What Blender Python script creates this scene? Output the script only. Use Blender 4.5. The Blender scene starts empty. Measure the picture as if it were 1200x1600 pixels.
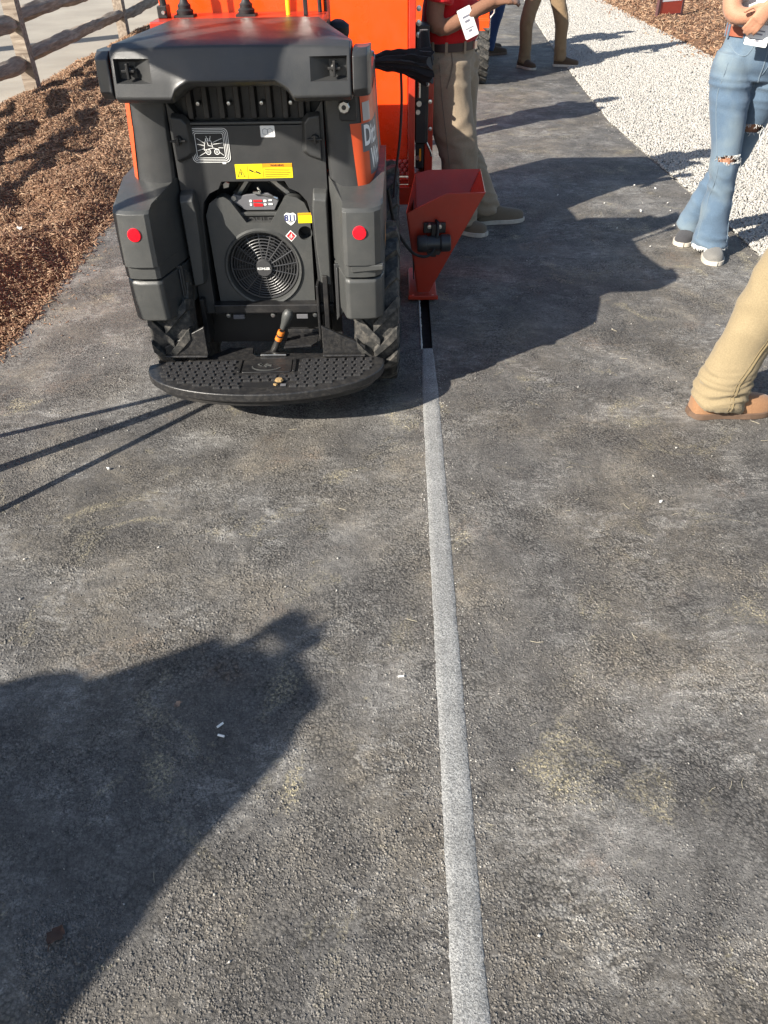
import bpy, bmesh, math, random
import numpy as np
from mathutils import Vector, Matrix, noise
from mathutils.geometry import tessellate_polygon
random.seed(7); rng = np.random.default_rng(11)
sc = bpy.context.scene
R = math.radians; PI = math.pi

# ------------------------------------------------------------------ camera, sky, sun, exposure
cam = bpy.data.objects.new('camera', bpy.data.cameras.new('camera')); sc.collection.objects.link(cam)
cam.data.sensor_fit = 'VERTICAL'; cam.data.sensor_height = 24; cam.data.lens = 18
cam.data.clip_start = .05; cam.data.clip_end = 400
cam.matrix_world = Matrix.Translation((0, 0, 1.6)) @ Matrix.Rotation(R(90-38.7), 4, 'X') @ Matrix.Rotation(R(-1.1), 4, 'Z')
sc.camera = cam
SUN_AZ, SUN_EL = R(37), R(31.5)
world = bpy.data.worlds.new('World'); sc.world = world; world.use_nodes = True
wn = world.node_tree; bg = wn.nodes['Background']
sky = wn.nodes.new('ShaderNodeTexSky'); sky.sky_type = 'NISHITA'; sky.sun_disc = False
sky.sun_elevation = SUN_EL; sky.sun_rotation = math.atan2(-math.cos(SUN_AZ), -math.sin(SUN_AZ)); sky.dust_density = 1.0
wn.links.new(sky.outputs[0], bg.inputs[0]); bg.inputs[1].default_value = .078
sun = bpy.data.objects.new('sun', bpy.data.lights.new('sun', 'SUN')); sc.collection.objects.link(sun)
sun.data.energy = 5.0; sun.data.angle = R(.53); sun.data.color = (1, .93, .82)
sun.rotation_euler = Vector((math.cos(SUN_AZ)*math.cos(SUN_EL), math.sin(SUN_AZ)*math.cos(SUN_EL), -math.sin(SUN_EL))).to_track_quat('-Z', 'Y').to_euler()
sc.view_settings.view_transform = 'Standard'; sc.view_settings.look = 'None'
sc.view_settings.exposure = 1.12; sc.view_settings.gamma = 1

# ------------------------------------------------------------------ helpers: objects
def tag(o, label=None, cat=None, group=None, kind=None):
    if label: o['label'] = label
    if cat: o['category'] = cat
    if group: o['group'] = group
    if kind: o['kind'] = kind
    return o
def empty(name, loc, rz=0):
    o = bpy.data.objects.new(name, None); sc.collection.objects.link(o)
    o.location = loc; o.rotation_euler[2] = rz; o.empty_display_size = .1
    return o
def link(name, me, parent=None, loc=None):
    o = bpy.data.objects.new(name, me); sc.collection.objects.link(o)
    if parent is not None: o.parent = parent
    if loc is not None: o.location = loc
    return o

class MB:
    def __init__(s): s.v = []; s.f = []
    def add(s, vs, fs):
        k = len(s.v); s.v += [tuple(p) for p in vs]; s.f += [tuple(i+k for i in f) for f in fs]; return s
    def box(s, x0, x1, y0, y1, z0, z1, M=None):
        vs = [(x, y, z) for z in (z0, z1) for y in (y0, y1) for x in (x0, x1)]
        if M is not None: vs = [M @ Vector(p) for p in vs]
        return s.add(vs, [(0,2,3,1),(4,5,7,6),(0,1,5,4),(2,6,7,3),(0,4,6,2),(1,3,7,5)])
    def bar(s, a, b, w, h=None):
        a, b = Vector(a), Vector(b); h = h or w; d = b-a; q = d.to_track_quat('Z', 'Y').to_matrix().to_4x4()
        return s.box(-w/2, w/2, -h/2, h/2, 0, d.length, Matrix.Translation(a) @ q)
    def prism(s, poly, a0, a1, ax='y', holes=()):
        m = {'y': lambda p, a: (p[0], a, p[1]), 'z': lambda p, a: (p[0], p[1], a), 'x': lambda p, a: (a, p[0], p[1])}[ax]
        loops = [list(poly)] + [list(h) for h in holes]
        flat = [p for l in loops for p in l]; n = len(flat)
        vs = [m(p, a0) for p in flat] + [m(p, a1) for p in flat]; fs = []
        if not holes:
            fs += [tuple(range(n)), tuple(range(2*n-1, n-1, -1))]
        else:
            for t in tessellate_polygon([[Vector((p[0], p[1], 0)) for p in l] for l in loops]):
                fs += [tuple(t), tuple(i+n for i in reversed(t))]
        k = 0
        for l in loops:
            c = len(l)
            fs += [(k+i, k+(i+1) % c, n+k+(i+1) % c, n+k+i) for i in range(c)]; k += c
        return s.add(vs, fs)
    def loft(s, rings, cap=True, closed=True):
        n = len(rings[0]); vs = [p for r in rings for p in r]; fs = []
        for i in range(len(rings)-1):
            for j in range(n if closed else n-1):
                fs.append((i*n+j, i*n+(j+1) % n, (i+1)*n+(j+1) % n, (i+1)*n+j))
        if cap: fs += [tuple(range(n)), tuple(range(len(vs)-1, len(vs)-n-1, -1))]
        return s.add(vs, fs)
    def tube(s, path, r, n=8, closed=False):
        P = [Vector(p) for p in path]; m = len(P); rs = r if isinstance(r, (list, tuple)) else [r]*m; rings = []; ref = None
        for i in range(m):
            if closed: t = (P[(i+1) % m]-P[i-1]).normalized()
            else: t = (P[min(i+1, m-1)]-P[max(i-1, 0)]).normalized()
            if ref is None: ref = t.orthogonal().normalized()
            ref = (ref - t*ref.dot(t)).normalized(); b = t.cross(ref)
            rings.append([P[i]+(ref*math.cos(2*PI*j/n)+b*math.sin(2*PI*j/n))*rs[i] for j in range(n)])
        if closed: rings.append(rings[0])
        return s.loft(rings, cap=not closed)
    def lathe(s, prof, c, ax, n=24, cap=True):
        c = Vector(c); ax = Vector(ax).normalized(); e = ax.orthogonal().normalized(); b = ax.cross(e)
        return s.loft([[c+ax*h+(e*math.cos(2*PI*j/n)+b*math.sin(2*PI*j/n))*max(r, 1e-4) for j in range(n)] for r, h in prof], cap=cap)
    def mesh(s, name, mat, smooth=35):
        me = bpy.data.meshes.new(name); me.from_pydata(s.v, [], s.f)
        bm = bmesh.new(); bm.from_mesh(me); bmesh.ops.recalc_face_normals(bm, faces=bm.faces); bm.to_mesh(me); bm.free()
        if mat: me.materials.append(mat)
        if smooth:
            me.shade_smooth(); me.set_sharp_from_angle(angle=R(smooth))
        return me
    def build(s, name, mat, parent=None, bevel=0, segs=2, smooth=35, ang=30, **kw):
        o = link(name, s.mesh(name, mat, smooth if not bevel else 60), parent)
        if bevel:
            b = o.modifiers.new('bevel', 'BEVEL'); b.width = bevel; b.segments = segs; b.limit_method = 'ANGLE'; b.angle_limit = R(ang); b.harden_normals = True
        if kw: tag(o, **kw)
        return o
def arc(cx, cy, r, a0, a1, n): return [(cx+r*math.cos(R(a0+(a1-a0)*i/n)), cy+r*math.sin(R(a0+(a1-a0)*i/n))) for i in range(n+1)]
def rrect(x0, x1, y0, y1, r, n=4):
    return arc(x1-r, y1-r, r, 0, 90, n)+arc(x0+r, y1-r, r, 90, 180, n)+arc(x0+r, y0+r, r, 180, 270, n)+arc(x1-r, y0+r, r, 270, 360, n)
def circ(cx, cy, r, n=24): return [(cx+r*math.cos(2*PI*i/n), cy+r*math.sin(2*PI*i/n)) for i in range(n)]
def text_data(body, size, bold=.012, ext=.0):
    c = bpy.data.curves.new('lettering', 'FONT'); c.body = body; c.size = size; c.offset = bold*size; c.align_x = 'CENTER'; c.align_y = 'CENTER'; c.resolution_u = 3
    o = bpy.data.objects.new('lettering', c); sc.collection.objects.link(o)
    dg = bpy.context.evaluated_depsgraph_get(); me = o.evaluated_get(dg).to_mesh()
    vs = [tuple(v.co[:2]) for v in me.vertices]; fs = [tuple(p.vertices) for p in me.polygons]
    o.to_mesh_clear if False else o.evaluated_get(dg).to_mesh_clear()
    bpy.data.objects.remove(o); bpy.data.curves.remove(c)
    return vs, fs

# ------------------------------------------------------------------ helpers: materials
def nd(nt, t, **kw):
    x = nt.nodes.new('ShaderNode'+t)
    for k, v in kw.items():
        if k in ('ins',): continue
        setattr(x, k, v)
    return x
def put(nt, node, sock, val):
    i = node.inputs[sock]
    if hasattr(val, 'is_output') or isinstance(val, bpy.types.NodeSocket): nt.links.new(val, i)
    else: i.default_value = (*val, 1) if isinstance(val, (tuple, list)) and len(val) == 3 and i.type == 'RGBA' else val
def newmat(name):
    m = bpy.data.materials.new(name); m.use_nodes = True; nt = m.node_tree
    return m, nt, nt.nodes['Principled BSDF']
def coords(nt, scale=(1, 1, 1), rot=(0, 0, 0)):
    t = nd(nt, 'TexCoord'); mp = nd(nt, 'Mapping'); mp.inputs['Scale'].default_value = scale; mp.inputs['Rotation'].default_value = rot
    nt.links.new(t.outputs['Object'], mp.inputs[0]); return mp.outputs[0]
def noise_n(nt, vec, scale, detail=4, rough=.55, dist=0):
    x = nd(nt, 'TexNoise'); put(nt, x, 'Vector', vec); x.inputs['Scale'].default_value = scale; x.inputs['Detail'].default_value = detail
    x.inputs['Roughness'].default_value = rough; x.inputs['Distortion'].default_value = dist; return x.outputs[0]
def ramp(nt, fac, stops, interp='LINEAR'):
    x = nd(nt, 'ValToRGB'); put(nt, x, 'Fac', fac); e = x.color_ramp.elements; x.color_ramp.interpolation = interp
    while len(e) < len(stops): e.new(.5)
    for el, (p, c) in zip(e, stops):
        el.position = p; el.color = (c, c, c, 1) if isinstance(c, (int, float)) else (*c, 1)
    return x.outputs[0]
def mix(nt, fac, a, b, mode='MIX'):
    x = nd(nt, 'Mix', data_type='RGBA', blend_type=mode)
    put(nt, x, 0, fac); put(nt, x, 6, a); put(nt, x, 7, b); return x.outputs[2]
def mth(nt, op, a, b=0.5, c=None):
    x = nd(nt, 'Math', operation=op); put(nt, x, 0, a); put(nt, x, 1, b)
    if c is not None: put(nt, x, 2, c)
    return x.outputs[0]
def bump(nt, bs, h, dist, strength=1.0, prev=None):
    b = nd(nt, 'Bump'); b.inputs['Distance'].default_value = dist; b.inputs['Strength'].default_value = strength
    put(nt, b, 'Height', h)
    if prev is not None: put(nt, b, 'Normal', prev)
    nt.links.new(b.outputs[0], bs.inputs['Normal']); return b.outputs[0]
def simple(name, col, rough=.5, metal=0, var=.12, vscale=6, dust=0, dustcol=(.30, .27, .23), bumpd=0, bscale=300, spec=.5, coat=0):
    m, nt, bs = newmat(name); v = coords(nt)
    n1 = noise_n(nt, v, vscale, 5)
    f = ramp(nt, n1, [(.3, 1-var), (.7, 1+var)])
    c = mix(nt, 1, col, f, 'MULTIPLY')
    if dust:
        n2 = noise_n(nt, v, vscale*2.3, 8, .7)
        d = ramp(nt, n2, [(.45, 0), (.8, dust)]); c = mix(nt, d, c, dustcol)
    put(nt, bs, 'Base Color', c)
    r = ramp(nt, noise_n(nt, v, vscale*3, 6), [(.3, max(rough-.08, 0)), (.7, min(rough+.08, 1))]); put(nt, bs, 'Roughness', r)
    bs.inputs['Metallic'].default_value = metal; bs.inputs['Specular IOR Level'].default_value = spec
    bs.inputs['Coat Weight'].default_value = coat; bs.inputs['Coat Roughness'].default_value = .1
    if bumpd: bump(nt, bs, noise_n(nt, v, bscale, 2), bumpd)
    return m

def make_asphalt(stone=False):
    m, nt, bs = newmat('asphalt_stones' if stone else 'asphalt'); v = coords(nt)
    big = noise_n(nt, v, .8, 5, .6, .3); mid = noise_n(nt, v, 3.6, 8, .72, .6); fine = noise_n(nt, v, 48, 8, .8); grit = noise_n(nt, v, 210, 4, .75)
    vor = nd(nt, 'TexVoronoi', feature='F1'); put(nt, vor, 'Vector', v); vor.inputs['Scale'].default_value = 135
    base = mix(nt, ramp(nt, big, [(.35, 0), (.65, 1)]), (.064, .061, .059), (.100, .093, .086))
    if stone:
        g = nd(nt, 'NewGeometry'); rnd = g.outputs['Random Per Island']; base = mix(nt, 1, base, ramp(nt, rnd, [(0, .55), (.6, 1.05), (.92, 1.5), (1, 2.4)]), 'MULTIPLY')
    else:
        base = mix(nt, 1, base, ramp(nt, vor.outputs['Color'], [(0, .6), (.7, 1.15), (1, 1.7)]), 'MULTIPLY')
    # pale dust: thin everywhere, thick in ragged blotches
    blot = mth(nt, 'MULTIPLY', ramp(nt, mid, [(.37, .14), (.52, .46), (.63, 1)]), ramp(nt, big, [(.32, .5), (.60, 1.0)]))
    dustm = mth(nt, 'MULTIPLY', blot, ramp(nt, fine, [(.36, .22), (.60, 1)]))
    dcol = mix(nt, ramp(nt, noise_n(nt, v, 1.7, 5), [(.42, 0), (.6, 1)]), (.33, .315, .29), (.36, .31, .235))
    c = mix(nt, mth(nt, 'MULTIPLY', dustm, .80), base, dcol)
    # cloudy pale smudges and footprints of dust with ragged short strokes, in separate places and directions
    for k, (rz, sx, sy, gs) in enumerate(((.5, 9, 17, 2.3), (-.7, 8, 19, 1.9), (1.3, 12, 20, 2.7))):
        off = coords(nt, (1, 1, 1), (0, 0, rz*3+k)); vs = coords(nt, (sx, sy, 1), (0, 0, rz)); s1 = noise_n(nt, vs, 1.5, 8, .75, 1.2)
        gate = ramp(nt, noise_n(nt, off, gs, 6, .65, .6), [(.52, 0), (.65, 1)])
        sm = mth(nt, 'MULTIPLY', ramp(nt, s1, [(.46, 0), (.66, .8)]), mth(nt, 'MULTIPLY', gate, ramp(nt, grit, [(.38, .25), (.58, 1)])))
        c = mix(nt, sm, c, (.47, .455, .425))
    ye = mth(nt, 'MULTIPLY', ramp(nt, noise_n(nt, v, 3.1, 6, .68, .8), [(.57, 0), (.68, 1)]), ramp(nt, noise_n(nt, v, 120, 5, .75), [(.47, 0), (.58, .9)]))
    c = mix(nt, ye, c, (.48, .42, .27))
    ru = mth(nt, 'MULTIPLY', ramp(nt, noise_n(nt, coords(nt, (1, 1, 1), (0, 0, 2)), 2.6, 5, .65), [(.60, 0), (.72, .5)]), ramp(nt, fine, [(.4, 0), (.65, 1)]))
    c = mix(nt, ru, c, (.30, .19, .12))
    patch = ramp(nt, noise_n(nt, v, 4.5, 6, .65, .4), [(.40, .15), (.60, 1)])
    if not stone:
        pit = ramp(nt, vor.outputs['Distance'], [(.40, 1), (.80, .35)]); c = mix(nt, patch, c, mix(nt, 1, c, pit, 'MULTIPLY'))
        c = mix(nt, 1, c, ramp(nt, grit, [(.30, .62), (.5, 1), (.70, 1.32)]), 'MULTIPLY')
    put(nt, bs, 'Base Color', c); bs.inputs['Specular IOR Level'].default_value = .4
    put(nt, bs, 'Roughness', ramp(nt, fine, [(.3, .6), (.7, .92)]))
    if stone: bump(nt, bs, grit, .0012, .8); return m
    h = mth(nt, 'MULTIPLY', ramp(nt, vor.outputs['Distance'], [(0, 1), (.35, .9), (.75, 0)]), mth(nt, 'ADD', mth(nt, 'MULTIPLY', patch, .42), .06))
    h = mth(nt, 'ADD', h, mth(nt, 'MULTIPLY', grit, .9)); h = mth(nt, 'ADD', h, mth(nt, 'MULTIPLY', fine, .9))
    bump(nt, bs, h, .0045, 1.0)
    return m
def make_fill():
    m, nt, bs = newmat('slot_fill'); v = coords(nt)
    g = noise_n(nt, v, 260, 4, .75); c = ramp(nt, g, [(.34, (.10, .10, .098)), (.5, (.27, .27, .262)), (.66, (.46, .46, .445))])
    c = mix(nt, 1, c, ramp(nt, noise_n(nt, v, 9, 5), [(.35, .82), (.65, 1.12)]), 'MULTIPLY')
    put(nt, bs, 'Base Color', c); bs.inputs['Roughness'].default_value = .85
    bump(nt, bs, mth(nt, 'ADD', g, noise_n(nt, v, 130, 3, .6)), .0025, 1.0); return m
def island(name, cols, rough=.8, vscale=0, bumpd=0, bscale=80):
    m, nt, bs = newmat(name); v = coords(nt); g = nd(nt, 'NewGeometry')
    n = len(cols); c = ramp(nt, g.outputs['Random Per Island'], [(i/(n-1), cl) for i, cl in enumerate(cols)])
    if vscale: c = mix(nt, 1, c, ramp(nt, noise_n(nt, v, vscale, 4), [(.3, .75), (.7, 1.2)]), 'MULTIPLY')
    put(nt, bs, 'Base Color', c); bs.inputs['Roughness'].default_value = rough
    if bumpd: bump(nt, bs, noise_n(nt, v, bscale, 4), bumpd)
    return m
def fabric(name, col, rough=.9, weave=900, var=.1, fade=None):
    m, nt, bs = newmat(name); v = coords(nt)
    c = mix(nt, 1, col, ramp(nt, noise_n(nt, v, 7, 6, .6), [(.3, 1-var), (.7, 1+var)]), 'MULTIPLY')
    c = mix(nt, 1, c, ramp(nt, noise_n(nt, v, 220, 2), [(.3, .9), (.7, 1.1)]), 'MULTIPLY')
    if fade: c = mix(nt, ramp(nt, noise_n(nt, v, 4.5, 3), [(.45, 0), (.7, .75)]), c, fade)
    put(nt, bs, 'Base Color', c); bs.inputs['Roughness'].default_value = rough; bs.inputs['Specular IOR Level'].default_value = .2
    bs.inputs['Sheen Weight'].default_value = .15
    bump(nt, bs, noise_n(nt, v, weave, 2), .0006); return m
def wood(name):
    m, nt, bs = newmat(name); v = coords(nt, (3, .35, 3))
    n1 = noise_n(nt, v, 9, 8, .65, .4)
    c = ramp(nt, n1, [(.3, (.13, .095, .07)), (.5, (.26, .21, .165)), (.7, (.42, .36, .29))])
    put(nt, bs, 'Base Color', c); bs.inputs['Roughness'].default_value = .85; bump(nt, bs, n1, .01, .7); return m

ASPH = make_asphalt(); FILL = make_fill()
SLOTM = simple('cut_asphalt', (.035, .032, .03), .9, var=.3, vscale=40)
PLAS = simple('black_plastic', (.034, .035, .036), .38, var=.06, vscale=5, dust=.05, bumpd=.0004, bscale=420)
PLAS2 = simple('black_plastic_worn', (.054, .056, .055), .43, var=.06, vscale=7, dust=.07, bumpd=.0005, bscale=380)
DARK = simple('black_metal', (.012, .012, .013), .42, var=.2, dust=.12)
DUSTY = simple('dusty_black_plate', (.017, .017, .018), .36, var=.2, vscale=30, dust=.14, bumpd=.0006, bscale=200)
RUB = simple('tyre_rubber', (.026, .026, .025), .75, var=.2, vscale=16, dust=.5, bumpd=.001, bscale=160)
RUBB = simple('black_rubber', (.014, .014, .015), .6, var=.1)
ORA = simple('orange_paint', (.80, .070, .006), .30, var=.05, vscale=3, dust=.05, coat=.3)
RED = simple('red_orange_paint', (.42, .030, .011), .38, var=.10, vscale=9, dust=.14, dustcol=(.26, .12, .09), coat=.2)
STEEL = simple('bright_steel', (.6, .6, .58), .32, 1, var=.1)
WHITE = simple('white_print', (.80, .80, .78), .5, var=.04)
YEL = simple('yellow_print', (.80, .62, .01), .45, var=.03)
ORP = simple('orange_print', (.80, .28, .01), .45, var=.03)
ORD = simple('orange_decal', (.62, .085, .025), .34, var=.05)
REDP = simple('red_print', (.68, .015, .02), .4, var=.05)
REFL = simple('red_reflector', (.75, .008, .02), .22, var=.05, coat=.4)
BLK = simple('black_print', (.015, .015, .016), .5, var=.05)
GREYP = simple('grey_print', (.12, .12, .13), .45, var=.08)
BLUEP = simple('blue_print', (.03, .04, .16), .5)
CLOTHB = fabric('black_cloth', (.016, .015, .017), .95)

# ------------------------------------------------------------------ setting
LINE0 = (.114, -.5); LDIR = math.atan(math.tan(R(1.53)))           # the cut runs nearly straight ahead
def lx(y): return .128+.0262*y
def edge_l(y): return -1.76+.021*(y-3)+.02*math.sin(y*2.1)
def edge_r(y): return 2.12 if y < 5 else (2.12-.02*(y-5) if y < 7.5 else 2.07+.055*(y-7.5)+.004*(y-7.5)**2*.6)
SLOT_W = .023; SLOT_Y0, SLOT_Y1 = 3.16, 4.35
def build_asphalt():
    b = MB(); ys = [-2.5, -1, 0, 1, 2, SLOT_Y0, 3.6, SLOT_Y1, 5, 6, 7, 8, 9, 10, 11, 12, 14, 16, 20, 26, 40]
    for y0, y1 in zip(ys, ys[1:]):
        g = SLOT_W if SLOT_Y0 <= y0 < SLOT_Y1 else 0
        for fa, fb in ((edge_l, lambda y: lx(y)-g), (lambda y: lx(y)+g, edge_r)):
            n = 6
            for i in range(n):
                q = lambda y, t: (fa(y)+(fb(y)-fa(y))*t, y, 0)
                b.add([q(y0, i/n), q(y0, (i+1)/n), q(y1, (i+1)/n), q(y1, i/n)], [(0, 1, 2, 3)])
    o = b.build('asphalt_path', ASPH, smooth=0, kind='structure')
    b = MB()                                                          # walls and floor of the cut
    for y0, y1 in ((SLOT_Y0, 3.6), (3.6, SLOT_Y1)):
        A = [(lx(y0)-SLOT_W, y0, 0), (lx(y0)-SLOT_W, y0, -.05), (lx(y0)+SLOT_W, y0, -.05), (lx(y0)+SLOT_W, y0, 0)]
        B = [(lx(y1)-SLOT_W, y1, 0), (lx(y1)-SLOT_W, y1, -.05), (lx(y1)+SLOT_W, y1, -.05), (lx(y1)+SLOT_W, y1, 0)]
        b.loft([A, B], cap=False, closed=False)
    b.add([(lx(SLOT_Y0)-SLOT_W, SLOT_Y0, -.05), (lx(SLOT_Y0)+SLOT_W, SLOT_Y0, -.05), (lx(SLOT_Y0)+SLOT_W, SLOT_Y0, 0), (lx(SLOT_Y0)-SLOT_W, SLOT_Y0, 0)], [(0, 1, 2, 3)])
    b.build('cut_slot', SLOTM, smooth=0, kind='structure')
    b = MB(); n = 1100; y = np.linspace(-.6, SLOT_Y0+.012, n); rows = []
    for i, yy in enumerate(y):
        w = .0335 if yy < 2.75 else .0335-.010*(yy-2.75)/.45
        a = w+.0022*noise.noise((yy*9, 0, 1))+.0022*noise.noise((yy*70, 3, 1))+.0016*noise.noise((yy*190, 3, 7)); c = w+.0022*noise.noise((yy*9, 7, 4))+.0022*noise.noise((yy*70, 9, 1))+.0016*noise.noise((yy*190, 8, 7))
        x = lx(yy); g = lambda k: .0006*noise.noise((yy*60, k*5, 1)); rows.append([(x-a, yy, .0006), (x-a+.002, yy, .0022+g(1)), (x-.012, yy, .0024+g(2)), (x+.012, yy, .0024+g(3)), (x+c-.002, yy, .0022+g(4)), (x+c, yy, .0006)])
    b.loft(rows, cap=False, closed=False)
    b.add([(rows[-1][0][0], rows[-1][0][1], .0008), *rows[-1][1:5], rows[-1][5], (rows[-1][5][0], rows[-1][5][1], -.05), (rows[-1][0][0], rows[-1][0][1], -.05)], [(0, 1, 2, 3, 4, 5, 6, 7)])
    b.build('fill_strip', FILL, smooth=60, kind='structure')
    b = MB()                                                          # chalky ridge on the left lip of the open cut
    path = [(lx(yy)-SLOT_W-.003+.002*noise.noise((yy*40, 1, 1)), yy, .001) for yy in np.linspace(3.17, 3.72, 50)]
    b.tube(path, [.0022+.006*max(0, .35+noise.noise((p[1]*35, 5, 2))) for p in path], 6)
    b.build('chalk_dust', simple('chalk', (.5, .49, .46), .9), kind='stuff')
build_asphalt()
def sheet(name, mat, x0, x1, y0, y1, z, nx=2, ny=2):
    b = MB()
    for j in range(ny):
        for i in range(nx):
            xa, xb = x0+(x1-x0)*i/nx, x0+(x1-x0)*(i+1)/nx; ya, yb = y0+(y1-y0)*j/ny, y0+(y1-y0)*(j+1)/ny
            b.add([(xa, ya, z), (xb, ya, z), (xb, yb, z), (xa, yb, z)], [(0, 1, 2, 3)])
    return b.build(name, mat, smooth=0, kind='structure')
sheet('ground', simple('soil', (.16, .12, .085), .95, var=.3, vscale=1.5, bumpd=.02, bscale=8), -200, 200, -200, 200, -.07)
def concrete():
    m, nt, bs = newmat('pale_concrete'); v = coords(nt)
    c = ramp(nt, noise_n(nt, v, .7, 6, .6), [(.35, (.25, .225, .19)), (.65, (.34, .31, .26))])
    c = mix(nt, ramp(nt, noise_n(nt, v, 14, 6, .7), [(.5, 0), (.75, .35)]), c, (.30, .23, .16))
    put(nt, bs, 'Base Color', c); bs.inputs['Roughness'].default_value = .9; bump(nt, bs, noise_n(nt, v, 60, 5), .003); return m
sheet('concrete_lot', concrete(), -60, -3.45, -10, 80, -.02)

def hfield(name, mat, xf0, xf1, y0, y1, h, nx, ny, kind='structure'):
    b = MB(); vs = []; fs = []
    for j in range(ny+1):
        y = y0+(y1-y0)*j/ny; xa, xb = xf0(y), xf1(y)
        for i in range(nx+1):
            x = xa+(xb-xa)*i/nx; vs.append((x, y, h(x, y)))
    for j in range(ny):
        for i in range(nx):
            k = j*(nx+1)+i; fs.append((k, k+1, k+nx+2, k+nx+1))
    b.add(vs, fs); return b.build(name, mat, smooth=180, kind=kind)
def mulch_h(x, y):
    t = (edge_l(y)-x)+.05*noise.noise((y*4, 3, 1)); s = (x+3.85+.12*noise.noise((y*2, 9, 1)))
    e = min(1, max(0, t/.30))**.6*min(1, max(0, s/.55))**.7
    return -.03+e*(.12+.085*noise.noise((x*1.6, y*1.6, 0))+.045*noise.noise((x*4.5, y*4.5, 5))+.02*noise.noise((x*14, y*14, 2)))
def mulch_r(x, y):
    s = (x-(4.0+.025*(y-10)+.10*noise.noise((y*2.3, 2, 8))))
    return -.03+min(1, max(0, s/.4))**.7*(.09+.05*noise.noise((x*1.5, y*1.5, 3))+.03*noise.noise((x*4, y*4, 1)))
MULB = simple('mulch_bed', (.16, .085, .045), .95, var=.4, vscale=16, dust=.2, dustcol=(.26, .15, .08), bumpd=.03, bscale=60)
hfield('mulch_bed', MULB, lambda y: -4.0, lambda y: edge_l(y)+.0, 1.0, 22, mulch_h, 56, 420)
hfield('mulch_bed', MULB, lambda y: 3.7, lambda y: 12, 8.0, 34, mulch_r, 50, 150)
GRB = simple('gravel_bed', (.33, .315, .285), .95, var=.15, vscale=60, bumpd=.02, bscale=55)
hfield('gravel_bed', GRB, edge_r, lambda y: max(4.6, edge_r(y)+1), 1.5, 34, lambda x, y: -.014+.012*noise.noise((x*3, y*3, 1)), 24, 200)
for q in ('mulch_bed', 'mulch_bed.001'): pass

def scatter(name, mat, pos, size, kind_, aspect=None):
    """one mesh of many small loose pieces; kind_ 'chip' = thin splinter box, 'stone' = jittered octahedron"""
    n = len(pos); P = np.asarray(pos)
    if kind_ == 'chip':
        base = np.array([(x, y, z) for z in (-1, 1) for y in (-1, 1) for x in (-1, 1)], float)
        fc = np.array([(0,2,3,1),(4,5,7,6),(0,1,5,4),(2,6,7,3),(0,4,6,2),(1,3,7,5)]); k = 4
        sc_ = np.stack([size*rng.uniform(.6, 1.7, n), size*rng.uniform(.14, .32, n), size*rng.uniform(.05, .12, n)], 1)
    else:
        base = np.array([(1,0,0),(-1,0,0),(0,1,0),(0,-1,0),(0,0,1),(0,0,-1)], float)
        fc = np.array([(0,2,4),(2,1,4),(1,3,4),(3,0,4),(2,0,5),(1,2,5),(3,1,5),(0,3,5)]); k = 3
        sc_ = size[:, None]*rng.uniform(.6, 1.3, (n, 3)) if hasattr(size, '__len__') else size*rng.uniform(.6, 1.3, (n, 3))
    m = len(base); V = base[None]*sc_[:, None, :]
    if kind_ == 'pebble': sc_[:, 2] *= .52; V = base[None]*sc_[:, None, :]
    if kind_ != 'chip': V = V + (rng.uniform(-.35, .35, (n, m, 3))*sc_[:, None, :])
    yaw = rng.uniform(0, 2*PI, n); pit = rng.normal(0, .45 if kind_ != 'pebble' else .25, n); rol = rng.normal(0, .6 if kind_ != 'pebble' else .25, n)
    cy, sy, cp, sp, cr, sr = np.cos(yaw), np.sin(yaw), np.cos(pit), np.sin(pit), np.cos(rol), np.sin(rol); z = np.zeros(n); o = np.ones(n)
    Rz = np.array([[cy, -sy, z], [sy, cy, z], [z, z, o]]).transpose(2, 0, 1); Ry = np.array([[cp, z, sp], [z, o, z], [-sp, z, cp]]).transpose(2, 0, 1); Rx = np.array([[o, z, z], [z, cr, -sr], [z, sr, cr]]).transpose(2, 0, 1)
    V = np.einsum('nij,nmj->nmi', Rz@Ry@Rx, V)+P[:, None, :]
    F = (fc[None]+(np.arange(n)*m)[:, None, None]).reshape(-1)
    me = bpy.data.meshes.new(name); me.vertices.add(n*m); me.vertices.foreach_set('co', V.reshape(-1))
    nf = n*len(fc); me.loops.add(nf*k); me.loops.foreach_set('vertex_index', F.astype(np.int32))
    me.polygons.add(nf); me.polygons.foreach_set('loop_start', (np.arange(nf)*k).astype(np.int32)); me.polygons.foreach_set('loop_total', np.full(nf, k, np.int32))
    me.update(calc_edges=True); me.materials.append(mat)
    o = link(name, me); o['kind'] = 'stuff'; return o
CHIP = island('mulch_chips', [(.085, .040, .022), (.17, .088, .050), (.25, .14, .080), (.28, .165, .10), (.40, .28, .18), (.20, .108, .062)], .85)
pts = []
for _ in range(150000):
    y = 2.4+12.5*random.random()**1.7; x = edge_l(y)+.05-2.25*random.random()**1.15
    if x > edge_l(y)+.02 and random.random() < .8: continue
    pts.append((x, y, max(mulch_h(x, y), .002)+random.uniform(-.004, .012)))
s = np.array([.0065+.009*random.random()**2.5+.0012*max(0, p[1]-4) for p in pts])
scatter('mulch', CHIP, pts, s, 'chip')
pts = []
for _ in range(9000):
    y = 9+9*random.random(); x = 3.75+.02*(y-10)+3.2*random.random()
    h = mulch_r(x, y)
    if h < -.02 and random.random() < .85: continue
    pts.append((x, y, max(h, 0)+.006))
scatter('mulch', CHIP, pts, .034, 'chip')
STONE = island('gravel_stones', [(.27, .26, .24), (.36, .345, .315), (.42, .40, .37), (.46, .44, .405), (.33, .32, .295)], .85)
pts = []
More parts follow.
